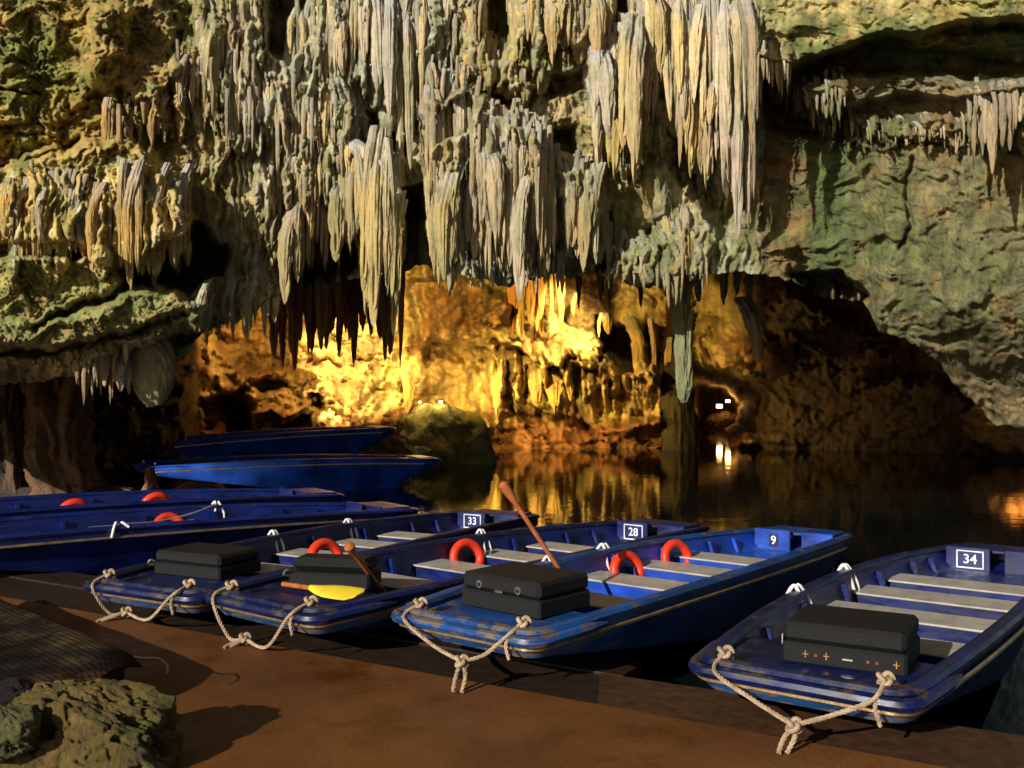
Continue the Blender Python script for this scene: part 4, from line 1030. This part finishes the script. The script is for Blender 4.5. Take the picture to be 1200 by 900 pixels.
# tarpaulin-covered ledge in the near left corner
def tarp():
    z = 0.46
    g_ = lambda px, py: P(px, py, (HC - z) * F / (py - 450.0))
    c0 = g_(166, 768); c1 = g_(-60, 682); c2 = g_(-260, 760); c3 = g_(-60, 866)
    n = 34; rows = []
    for i in range(n + 1):
        for_ = []
        for j in range(n + 1):
            u, v = i / n, j / n
            q = (c0 * (1 - u) + c1 * u) * (1 - v) + (c3 * (1 - u) + c2 * u) * v
            w = 0.022 * math.sin(5 * u + 6 * v) * (1 - u) + 0.05 * u + 0.016 * abs(math.sin(9 * v + 2 * u)) + 0.004 * math.sin(13 * v - 6 * u) + 0.002 * math.sin(31 * u + 11 * v)
            e = min(u, v, 1 - v)
            w -= 0.05 * max(0, 1 - e / 0.06) ** 2
            for_.append(Vector((q.x, q.y, q.z + w)))
        rows.append(for_)
    root = empty("tarpaulin_ledge", (c0.x - 0.4, c0.y - 0.2, DZ))
    tag(root, "dark net tarpaulin spread over a low ledge at the near left", "tarpaulin")
    top = [v for r in rows for v in r]; m = n + 1
    bot = [Vector((v.x, v.y, v.z - 0.012)) for v in top]
    fs = []
    for i in range(n):
        for j in range(n):
            a = i * m + j
            fs.append((a, a + 1, a + m + 1, a + m)); k = len(top) + a
            fs.append((k, k + m, k + m + 1, k + 1))
    rim = [i * m for i in range(n + 1)] + [n * m + j for j in range(1, n + 1)] + [i * m + n for i in range(n - 1, -1, -1)] + [j for j in range(n - 1, 0, -1)]
    for a, b in zip(rim, rim[1:] + rim[:1]): fs.append((a, b, b + len(top), a + len(top)))
    off = root.location
    mb = MB().add([v - off for v in top + bot], fs)
    o = mb.build("tarpaulin", M['tarp'], root, True)
    mb = MB()
    ins = [c0 + (c1 - c0).normalized() * 0.09 + (c3 - c0).normalized() * 0.08, c1 + (c0 - c1) * 0.06, c2, c3 + (c2 - c3).normalized() * 0.07]
    base = [Vector((p.x, p.y, DZ - 0.01)) - off for p in ins]; up = [Vector((p.x, p.y, z - 0.045)) - off for p in ins]
    mb.loft([base, up], True, True, True); mb.build("ledge_support", M['dark'], root)
    s = MB().tube(spline([c0 + (c1 - c0) * 0.06 + Vector((-0.03, -0.03, -0.005)) - off, c0 + Vector((0.0, 0.0, -0.01)) - off, c0 + Vector((0.09, -0.01, -0.01)) - off, c0 + Vector((0.16, -0.07, -0.03)) - off, c0 + Vector((0.18, -0.12, -0.06)) - off], 8), 0.007, 6, squash=0.5)
    s.build("edge_strap", M['strap'], root, True)
tarp()
rock("dark_stone", P(14, 812, 4.66), (0.11, 0.10, 0.07), 61, (0.008, 0.007, 0.006), "small black stone lying on the tarpaulin at the left edge", cat="stone", res=40, rough=0.3, moss=0.0)

# ------------------------------------------------------------------ boats
BL, WB, WM, WS, ZB, ZM, ZS = 5.3, 1.04, 1.32, 0.78, 0.545, 0.56, 0.44
def bq(a, b, c, t): return a * (1 - t) * (1 - 2 * t) + b * 4 * t * (1 - t) + c * t * (2 * t - 1)
def half_w(x): return bq(WB, WM, WS, max(0, min(1, x / BL))) / 2
def rim_z(x): return bq(ZB, ZM, ZS, max(0, min(1, x / BL)))
def outline(inset, x0, x1, n=30, rc=0.10, zf=None):
    """plan of the boat: port side from bow to stern, stern, starboard side back, with rounded bow corners"""
    pts = []
    def hw(x):
        w = half_w(x) - inset
        d = x - x0
        if d < rc: w -= rc - math.sqrt(max(0, rc * rc - (rc - d) ** 2))
        d = x1 - x
        r2 = rc * 0.6
        if d < r2: w -= r2 - math.sqrt(max(0, r2 * r2 - (r2 - d) ** 2))
        return w
    xs = [x0 + rc * (1 - math.cos(a * math.pi / 2 / 5)) for a in range(6)] + [x0 + rc + (x1 - x0 - rc * 1.6) * k / n for k in range(1, n)] + [x1 - rc * 0.6 * (1 - math.cos(a * math.pi / 2 / 4)) for a in range(4, -1, -1)]
    for x in xs: pts.append((x, hw(x)))
    for x in reversed(xs): pts.append((x, -hw(x)))
    return [Vector((x, y, zf(x) if zf else 0)) for x, y in pts]

def text_mesh(s, size):
    cu = bpy.data.curves.new("t", 'FONT'); cu.body = s; cu.size = size; cu.extrude = 0.0015; cu.align_x = 'CENTER'; cu.align_y = 'CENTER'; cu.resolution_u = 3; cu.offset = size * 0.012
    ob = bpy.data.objects.new("t", cu); COL.objects.link(ob)
    dg = bpy.context.evaluated_depsgraph_get()
    me = bpy.data.meshes.new_from_object(ob.evaluated_get(dg))
    bpy.data.objects.remove(ob); me.name = "number"
    me.materials.clear()
    return me

def make_boat(loc, heading, label, hull, inner, band, number=None, framed=True, dz=0.0, well=True, group=None, pitch=0.0, seats=(1.22, 1.95, 2.68, 3.40)):
    root = empty("boat", (loc[0], loc[1], dz), heading)
    root.rotation_euler = (0, pitch, heading)
    tag(root, label, "boat", group)
    L0 = BL
    lv = [outline(0.24, 2.75, L0 - 1.0, zf=lambda x: -0.14), outline(0.19, 2.25, L0 - 0.7, zf=lambda x: 0.05), outline(0.05, 0.07, L0 - 0.12, zf=lambda x: rim_z(x) - 0.155),
          outline(0.012, 0.0, L0, zf=lambda x: rim_z(x) - 0.095), outline(0.012, 0.0, L0, zf=lambda x: rim_z(x) - 0.012)]
    inn = [outline(0.075, 0.075, L0 - 0.075, zf=lambda x: rim_z(x) - 0.012), outline(0.085, 0.085, L0 - 0.08, zf=lambda x: rim_z(x) - 0.10), outline(0.15, 0.78, L0 - 0.50, zf=lambda x: 0.315)]
    MB().loft(lv + [inn[0]], True, True, False).build("hull", hull, root, True)
    MB().loft(inn, True, False, True).build("inner_hull", inner, root, True)
    # rounded gunwale
    g = outline(0.035, 0.02, L0 - 0.02, zf=lambda x: rim_z(x) - 0.008)
    MB().tube(g, 0.048, 8, closed=True, squash=0.62).build("gunwale", hull, root, True)
    # metal rub strip and painted band round the bow
    nb = 22
    o2 = outline(-0.006, -0.024, L0 + 0.008, zf=lambda x: rim_z(x) - 0.085)
    m = len(o2)
    half = list(range(m - 34, m)) + list(range(0, 34))
    MB().tube([o2[i] for i in half], 0.013, 6).build("rub_strip", M['brass'], root, True)
    o3 = outline(0.004, -0.012, L0, zf=lambda x: rim_z(x) - 0.100)
    o4 = outline(0.035, 0.025, L0, zf=lambda x: rim_z(x) - 0.148)
    hb = list(range(m - 10, m)) + list(range(0, 10))
    MB().loft([[o3[i] for i in hb], [o4[i] for i in hb]], False).build("bow_band", band, root, True)
    o5 = outline(-0.02, -0.045, L0, zf=lambda x: rim_z(x) - 0.040)
    hb2 = list(range(m - 9, m)) + list(range(0, 9))
    MB().tube([o5[i] for i in hb2], [0.010] + [0.036] * (len(hb2) - 2) + [0.010], 8, squash=0.9).build("bow_fender", hull, root, True)
    # foredeck with a well behind it
    d0 = outline(0.08, 0.08, 0.66, n=8, rc=0.08, zf=lambda x: rim_z(x) - 0.035)
    MB().loft([[Vector((p.x, p.y, p.z - 0.03)) for p in d0], d0], True, True, True).build("foredeck", hull, root)
    # seats
    for x in seats:
        w = half_w(x) - 0.105
        zt = rim_z(x) - 0.14
        t = MB(); t.box((x + 0.17, 0, zt - 0.092), (0.342, 2 * w - 0.06, 0.17)); th = t.build("seat", inner, root)
        MB().bbox((x + 0.17, 0, zt), (0.35, 2 * w, 0.014), 0.004).build("seat_board", M['seat'], th)
    # side ribs
    for x in (0.95, 1.7, 2.5, 3.25, 4.0, 4.4):
        for s in (1, -1):
            w = half_w(x) - 0.088
            MB().loft([[Vector((x - .02, s * (w - 0.045), 0.32)), Vector((x + .02, s * (w - 0.045), 0.32)), Vector((x + .02, s * (w - 0.075), 0.32)), Vector((x - .02, s * (w - 0.075), 0.32))],
                       [Vector((x - .02, s * (w + 0.004), rim_z(x) - .05)), Vector((x + .02, s * (w + 0.004), rim_z(x) - .05)), Vector((x + .02, s * (w - 0.03), rim_z(x) - .05)), Vector((x - .02, s * (w - 0.03), rim_z(x) - .05))]], True, True, True).build("rib", inner, root)
    # after bulkhead: two panels with the motor slot between
    xb = L0 - 0.52; w = half_w(xb) - 0.09; top = rim_z(xb) + 0.035; gap = 0.055
    pl = None
    for y0, y1 in ((gap - 0.03, w), (-w, -gap - 0.03)):
        q = MB().bbox((xb, (y0 + y1) / 2, (top + 0.10) / 2), (0.03, y1 - y0, top - 0.10), 0.006).build("bulkhead_panel", inner, root)
        if pl is None: pl = q; py0, py1 = y0, y1
    MB().bbox((L0 - 0.27, 0, top - 0.035), (0.36, 2 * (half_w(L0 - 0.27) - 0.11), 0.03), 0.006).build("afterdeck", hull, root)
    if number:
        yc = (py0 + py1) / 2 - 0.02; zc = top - 0.105; S = 0.115
        Mt = Matrix.Rotation(math.radians(90), 4, 'X')
        R = Matrix(((0, 0, -1, 0), (-1, 0, 0, 0), (0, 1, 0, 0), (0, 0, 0, 1)))
        me = text_mesh(number, S)
        xw = xb - 0.0205
        if not framed:
            MB().box((xb - 0.0175, yc, zc), (0.004, S * 0.80, S * 1.05)).build("number_backing", M['number_dark'], pl)
            xw -= 0.004
        me.transform(Matrix.Translation((xw, yc, zc)) @ R)
        link("number", me, M['number'], pl)
        if framed:
            f = MB(); W2, H2, tk = 0.105, 0.072, 0.011
            for c, d in (((xw, yc, zc + H2), (0.004, 2 * W2 + tk, tk)), ((xw, yc, zc - H2), (0.004, 2 * W2 + tk, tk)), ((xw, yc + W2, zc), (0.004, tk, 2 * H2 - tk)), ((xw, yc - W2, zc), (0.004, tk, 2 * H2 - tk))):
                f.box(c, d)
            f.build("number_frame", M['number'], pl)
    # bow posts for the mooring line
    for s in (1, -1):
        MB().disc((0.10, s * (WB / 2 - 0.13), rim_z(0.1) - 0.04), 0.018, 0.09, n=10).build("mooring_pin", M['steel'], root)
    return root

def bw_(root, x, y, z):
    """boat coordinates to world"""
    a = root.rotation_euler.z
    return Vector((root.location.x + x * math.cos(a) - y * math.sin(a), root.location.y + x * math.sin(a) + y * math.cos(a), root.location.z + z))

GB = "blue boats moored side by side at the dock"
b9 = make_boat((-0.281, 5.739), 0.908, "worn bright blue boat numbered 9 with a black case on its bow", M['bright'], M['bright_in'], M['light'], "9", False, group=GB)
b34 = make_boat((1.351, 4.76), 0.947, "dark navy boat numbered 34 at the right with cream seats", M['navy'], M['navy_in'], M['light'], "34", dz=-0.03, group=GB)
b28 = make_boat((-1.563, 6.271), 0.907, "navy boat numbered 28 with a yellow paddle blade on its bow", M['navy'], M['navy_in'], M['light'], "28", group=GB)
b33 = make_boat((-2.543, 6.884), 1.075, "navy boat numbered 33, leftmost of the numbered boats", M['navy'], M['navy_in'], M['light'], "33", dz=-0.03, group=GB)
# two long boats further left, their near ends outside the picture
hB = math.radians(37.5)
def stern_at(p, h): return (p.x - BL * math.cos(h), p.y - BL * math.sin(h))
bB = make_boat(stern_at(Vector((-1.28, 11.75)), hB), hB, "unnumbered royal blue boat left of boat 33, its stern near the lake boulder", M['royal'], M['navy_in'], M['royal'], group=GB, dz=0.02)
hA = math.radians(38)
bA = make_boat(stern_at(Vector((-2.35, 13.0)), hA), hA, "unnumbered royal blue boat moored farthest left, behind the other moored boats", M['royal'], M['royal'], M['royal'], group=GB, dz=0.05)
# two boats across the water
hC = math.radians(33)
bC = make_boat(stern_at(Vector((-1.55, 19.2)), hC), hC, "mid blue boat afloat in front of the mossy lake boulder, beyond the moored boats", M['mid'], M['navy_in'], M['mid'], dz=0.04)
hD = math.radians(34)
bD = make_boat(stern_at(Vector((-2.72, 22.3)), hD), hD, "blue boat drawn up below the lit rocks, its stern by the mossy boulder", M['mid'], M['mid'], M['light'], dz=0.20, pitch=-0.055)

# ------------------------------------------------------------------ black cases on the bows
def make_case(root, x, y, z, rz, size, label, latch=True, marks=False, roll=0.0, soft=0.022):
    p = bw_(root, x, y, z)
    c = empty("hard_case", p); c.rotation_euler = (0, roll, root.rotation_euler.z + rz)
    tag(c, label, "case", "black hard cases standing on the bows")
    d, w, h = size
    MB().bbox((0, 0, h * 0.26), (d, w, h * 0.52), 0.014).build("case_body", M['case'], c)
    MB().bbox((0, 0, h * 0.765), (d * 0.985, w * 0.985, h * 0.47), soft).build("case_lid", M['case'], c)
    xf = -d / 2
    R = Matrix.Rotation(math.radians(-90), 3, 'Y').to_4x4()
    if latch:
        for s in (1, -1):
            MB().disc((xf + 0.004, s * w * 0.245, h * 0.72), 0.024, 0.010, R.to_3x3(), 18).build("latch", M['steel'], c)
            MB().disc((xf - 0.006, s * w * 0.245, h * 0.72), 0.011, 0.008, R.to_3x3(), 12).build("latch_button", M['dark'], c)
        MB().bbox((xf - 0.002, -0.005, h * 0.60), (0.014, 0.062, 0.018), 0.003).build("handle_plate", M['steel'], c)
    elif marks:
        for y0, k in ((w * .30, 'g'), (w * .13, 'g'), (-w * .42, 'g'), (w * .215, 'r'), (-w * .20, 'r'), (-w * .27, 'r')):
            m = MB()
            if k == 'g':
                m.box((xf - 0.001, y0, h * .28), (0.006, 0.030, 0.004)); m.box((xf - 0.0013, y0, h * .28), (0.006, 0.005, 0.036))
            else: m.box((xf - 0.001, y0, h * .27), (0.006, 0.014, 0.013))
            m.build("gilt_cross" if k == 'g' else "red_badge", M['gold'] if k == 'g' else M['redmark'], c)
        MB().bbox((xf - 0.002, -w * 0.04, h * 0.26), (0.012, 0.055, 0.012), 0.003).build("handle_plate", M['steel'], c)
        for s in (1,):
            MB().bbox((xf + 0.03, s * w * 0.5, h * 0.55), (0.03, 0.012, 0.06), 0.004).build("side_clasp", M['steel'], c)
    else:
        MB().tube(spline([(xf, w * .5 - .02, h * .55), (xf - .03, w * .5 - .0, h * .62), (xf - .03, w * .5 + .02, h * .45), (xf, w * .5 - .01, h * .4)], 5), 0.008, 6).build("handle_ring", M['steel'], c)
    return c
make_case(b9, 0.62, 0.02, 0.52, -0.06, (0.50, 0.64, 0.215), "black hard case with two round latches on the bow of boat 9")
make_case(b34, 0.58, -0.08, 0.515, 0.12, (0.50, 0.60, 0.21), "black hard case with gilt cross marks on the bow of boat 34", False, True)
make_case(b28, 0.72, 0.12, 0.515, 0.45, (0.26, 0.58, 0.20), "long grey black case with a ring handle on the bow of boat 28", False, False, soft=0.045)
make_case(b33, 0.70, 0.08, 0.515, 0.04, (0.46, 0.64, 0.18), "plain dark grey case on the bow of boat 33", False, False)

# ------------------------------------------------------------------ lifebuoys
def torus_mesh(R, r, n=40, k=14):
    pts = [Vector((R * math.cos(2 * math.pi * i / n), 0, R * math.sin(2 * math.pi * i / n))) for i in range(n)]
    return MB().tube(pts, r, k, closed=True).mesh("ring", True)
RING = torus_mesh(0.150, 0.046); RING.materials.append(M['ring'])
def lifebuoy(pos, rz, tilt, label, s=1.0, spin=0.0):
    r = link("lifebuoy", RING); r.location = pos; r.rotation_euler = (tilt, 0, rz); r.scale = (s,) * 3
    tag(r, label, "lifebuoy", "orange lifebuoys propped inside the boats")
    return r
def buoy_in(root, x, y, z, label, turn=0.0, tilt=-0.25, s=1.0, spin=0.0):
    return lifebuoy(bw_(root, x, y, z), root.rotation_euler.z + turn, tilt, label, s, spin)
buoy_in(b9, 2.56, 0.47, 0.40, "orange lifebuoy against the left side of boat 9, nearer its black case", -0.35, spin=.3, s=.85)
buoy_in(b9, 3.32, 0.44, 0.40, "orange lifebuoy against the left side of boat 9, nearer its number panel", -0.35, spin=.2, s=.85)
buoy_in(b28, 2.52, 0.47, 0.42, "orange lifebuoy in boat 28 behind the two latch case of boat 9", -0.35, s=.85, spin=.8)
buoy_in(b33, 1.36, -0.50, 0.56, "orange lifebuoy behind the long grey black case, in boat 33", -0.3, s=0.85, spin=.2)
buoy_in(bB, 2.75, 0.50, 0.35, "orange lifebuoy in the unnumbered boat next to boat 33", 0.0, tilt=-0.5, s=0.95)
buoy_in(bA, 2.05, -0.42, 0.46, "left one of two orange lifebuoys in the farthest moored boat", 0.0, tilt=0.3, s=0.95)
buoy_in(bA, 2.92, -0.40, 0.47, "right one of two orange lifebuoys in the farthest moored boat", 0.0, tilt=0.3, s=0.95)

# ------------------------------------------------------------------ paddles
def paddle(grip, tip, label, blade_mat, blade_n, bl=0.42, bwid=0.16, knob=True):
    grip, tip = Vector(grip), Vector(tip)
    d = (tip - grip); ln = d.length
    root = empty("paddle", grip); root.rotation_mode = 'QUATERNION'; root.rotation_quaternion = d.to_track_quat('X', 'Z')
    tag(root, label, "paddle")
    n = 18; rad = []
    pts = []
    for i in range(n + 1):
        t = i / n; x = t * (ln - bl)
        pts.append(Vector((x, 0, 0))); rad.append(0.017 + (0.020 * math.exp(-((t - 0.02) / 0.14) ** 2) if knob else 0))
    MB().tube([Vector((-0.02, 0, 0))] + pts, [0.018] + rad, 10).build("shaft", M['wood'], root, True)
    rings = []
    for i in range(12):
        t = i / 11; x = ln - bl + bl * t
        w = 0.02 + (bwid / 2 - 0.02) * math.sin(min(1, t * 1.7) * math.pi / 2) * (1 if t < 0.88 else math.sqrt(max(0.02, 1 - ((t - 0.88) / 0.125) ** 2)))
        th = 0.016 * (1 - t) + 0.006
        rings.append([Vector((x, w * math.cos(a), th * math.sin(a))) for a in [2 * math.pi * k / 12 for k in range(12)]])
    b = MB().loft(rings, True, True, True).build("blade", blade_mat, root, True)
    b.rotation_euler = (blade_n, 0, 0)
    return root
paddle(P(590, 568, 6.9), P(700, 735, 6.95), "brown wooden paddle leaning upright behind the two latch case of boat 9", M['wood'], 0.4)
pa = bw_(b28, 0.80, -0.36, 0.76)
paddle(P(409, 640, 6.55), P(453, 700, 7.0), "short brown paddle leaning across the grey black case of boat 28", M['wood'], 0.3, bl=0.2, bwid=0.1)
paddle(bw_(b28, 0.38, 0.24, 0.56), bw_(b28, 0.40, -0.45, 0.575), "paddle with a yellow blade lying on the bow of boat 28", M['yellow'], 0.22, bl=0.44, bwid=0.2, knob=False)

# ------------------------------------------------------------------ ropes
def strands(path, r=0.014, pitch=0.07):
    """three-strand laid rope along a curve"""
    pts = spline(path, 14)
    # resample evenly
    L = [0]
    for a, b in zip(pts[:-1], pts[1:]): L.append(L[-1] + (b - a).length)
    N = max(6, int(L[-1] / 0.011))
    ev = []
    j = 0
    for i in range(N + 1):
        s = L[-1] * i / N
        while j < len(L) - 2 and L[j + 1] < s: j += 1
        t = (s - L[j]) / max(1e-9, L[j + 1] - L[j]); ev.append(pts[j].lerp(pts[j + 1], t))
    mb = MB()
    up = None; fr = []
    for i, p in enumerate(ev):
        t = (ev[min(N, i + 1)] - ev[max(0, i - 1)])
        t = t.normalized() if t.length > 1e-9 else Vector((0, 0, 1))
        if up is None: up = t.orthogonal()
        u = up - t * up.dot(t)
        if u.length < 1e-5: u = t.orthogonal()
        u.normalize(); up = u
        fr.append((u, t.cross(u)))
    for k in range(3):
        q = []
        for i, p in enumerate(ev):
            a = 2 * math.pi * (k / 3 + L[-1] * i / N / pitch)
            q.append(p + (fr[i][0] * math.cos(a) + fr[i][1] * math.sin(a)) * r * 0.55)
        mb.tube(q, r * 0.58, 5)
    return mb
def knot_pts(c, s, seed=0):
    out = []
    for i in range(40):
        a = 2 * math.pi * i / 40 * 2
        v = Vector((math.cos(a) * (1 + 0.45 * math.cos(1.5 * a)), math.sin(a) * (1 + 0.45 * math.cos(1.5 * a)), 0.8 * math.sin(1.5 * a)))
        out.append(Vector(c) + Matrix.Rotation(seed, 3, 'X') @ v * s)
    return out
def knot(root, c, s, m, r=0.015, seed=0.6):
    MB().tube(knot_pts(c, s, seed), r, 7, closed=True).build("knot", m, root, True)
def bridle(boat, junction, tail, label, sag=0.06, r=0.011, m=None, side=(0.39, -0.39)):
    m = m or M['rope']
    a = bw_(boat, 0.06, side[0], rim_z(0) + 0.035); b = bw_(boat, 0.06, side[1], rim_z(0) + 0.035)
    a1 = bw_(boat, -0.09, side[0] * 0.97, rim_z(0) - 0.02); b1 = bw_(boat, -0.09, side[1] * 0.97, rim_z(0) - 0.02)
    j, t = Vector(junction), Vector(tail)
    root = empty("mooring_rope", t); tag(root, label, "rope", "cream mooring ropes tied to the bows")
    o = t
    A = [a - o, a1 - o, (a1.lerp(j, 0.5) - Vector((0, 0, sag))) - o, j - o]
    B = [b - o, b1 - o, (b1.lerp(j, 0.5) - Vector((0, 0, sag))) - o, j - o]
    strands(A, r).build("rope_leg", m, root, True); strands(B, r).build("rope_leg", m, root, True)
    tl = [j - o, j.lerp(t, 0.5) + Vector((0.02, 0, 0.01)) - o, Vector((0, 0, 0.006))]
    strands(tl, r).build("rope_tail", m, root, True)
    t2 = [j - o, j.lerp(t, 0.45) + Vector((-0.03, 0, 0.0)) - o, j.lerp(t, 0.9) + Vector((-0.045, -0.02, 0)) - o]
    strands(t2, r).build("rope_end", m, root, True)
    for c, s in ((a - o, 0.026), (b - o, 0.026), (j - o, 0.024)): knot(root, c, s, m, r * 1.1)
    e = (bw_(boat, -0.10, side[1] * 1.06, rim_z(0) - 0.13)) - o
    strands([b - o, b1 - o + Vector((0.01, 0, -0.02)), e], r * 0.9).build("rope_end", m, root, True)
    return root
bridle(b9, P(541, 775, 5.42), on_dock(541, 813), "cream bridle rope of worn blue boat 9, tails on dock edge", sag=0.03)
bridle(b34, P(930, 850, 4.50), on_dock(922, 884), "cream bridle rope of boat 34, its knot hanging above the near dock", sag=0.01)
bridle(b28, P(287, 748, 6.35), on_dock(270, 759), "cream bridle rope from the bow of boat 28, with a long slack left leg", sag=0.12)
bridle(b33, P(148, 717, 7.05), on_dock(119, 729), "cream bridle rope from the bow of boat 33 to the dock, farthest left", sag=0.10)

def loop(boat, x, side, label, drop=0.22, wid=0.05, seed=0, r=0.013):
    """short loop of white rope over the gunwale, hanging inside"""
    s = 1 if side > 0 else -1
    w = half_w(x)
    c = bw_(boat, x, s * (w - 0.03), rim_z(x) + 0.02)
    root = empty("rope_loop", c); tag(root, label, "rope", "white rope loops hanging over the gunwales")
    f = lambda dx, dy, dz: bw_(boat, x + dx, s * (w - 0.03 + dy), rim_z(x) + 0.02 + dz) - c
    p1 = [f(-wid, 0.06, -0.10), f(-wid * .6, 0.035, 0.0), f(-wid * .3, 0.0, 0.022), f(-wid * .7, -0.06, -drop * .5), f(-wid * .3, -0.08, -drop), f(wid * .6, -0.08, -drop * 0.96), f(wid * .9, -0.06, -drop * .45), f(wid * .3, 0.0, 0.022), f(wid, 0.04, -0.02)]
    MB().tube(spline(p1, 6), r, 7).build("rope_strand", M['rope_white'], root, True)
    knot(root, f(wid * .2, -0.08, -drop), 0.018, M['rope_white'], r * 1.05, 0.3 + seed)
    return root
loop(b34, 1.75, 1, "white rope loop on the left gunwale of boat 34, nearer its case", 0.24, 0.09, 1)
loop(b34, 2.75, 1, "white rope loop on the left gunwale of boat 34, nearer its number panel", 0.22, 0.06, 2)
loop(b9, 1.72, 1, "white rope loop beside the nearer lifebuoy of boat 9", 0.16, 0.05, 3, 0.011)
loop(b9, 2.48, 1, "white rope loop beside the farther lifebuoy of boat 9", 0.26, 0.07, 4, 0.012)
loop(b28, 1.02, 1, "white rope loop on the left gunwale of boat 28 beside the grey black case", 0.18, 0.06, 5)
loop(b28, 2.9, 1, "thin white rope loop on the left gunwale of boat 28 beside the upright paddle", 0.28, 0.05, 6, 0.010)
loop(b33, 2.05, 1, "white rope loop in boat 33 above the long grey black case", 0.24, 0.05, 7, 0.012)
loop(b33, 3.1, 1, "white rope loop in boat 33 next to its number panel", 0.24, 0.05, 8, 0.011)
loop(bB, 1.9, -1, "white rope loop on the unnumbered boat next to boat 33, left of its lifebuoy", 0.2, 0.08, 9)
loop(bB, 3.3, 1, "white rope loop on the unnumbered boat next to boat 33, right of its lifebuoy", 0.2, 0.06, 10)
def line_rope(name, pts, label, r=0.007, m=None):
    o = Vector(pts[0]); root = MB().tube([p - o for p in spline(pts, 8)], r, 6).build(name, m or M['rope_white'], None, True)
    root.location = o; tag(root, label, "rope"); return root
line_rope("guard_rope", [bw_(bB, 1.9, -half_w(1.9) + .03, rim_z(1.9) + .03), bw_(bB, 2.4, -0.2, rim_z(2) - .03), bw_(bB, 2.9, 0.2, rim_z(2.5) - .02), bw_(bB, 3.3, half_w(3.3) - .03, rim_z(3.3) + .03)],
          "thin slack rope strung across the unnumbered boat next to boat 33")
line_rope("stern_rope", [bw_(b9, BL - .5, 0.02, ZS), bw_(b9, BL - .42, 0.05, ZS + .09), bw_(b9, BL - .36, 0.0, ZS + .05), bw_(b9, BL - .3, -0.08, ZS + .07), bw_(b9, BL - .25, -0.12, ZS + .01)],
          "thin wire loop sticking up above the number panel of boat 9", 0.006, M['strap'])
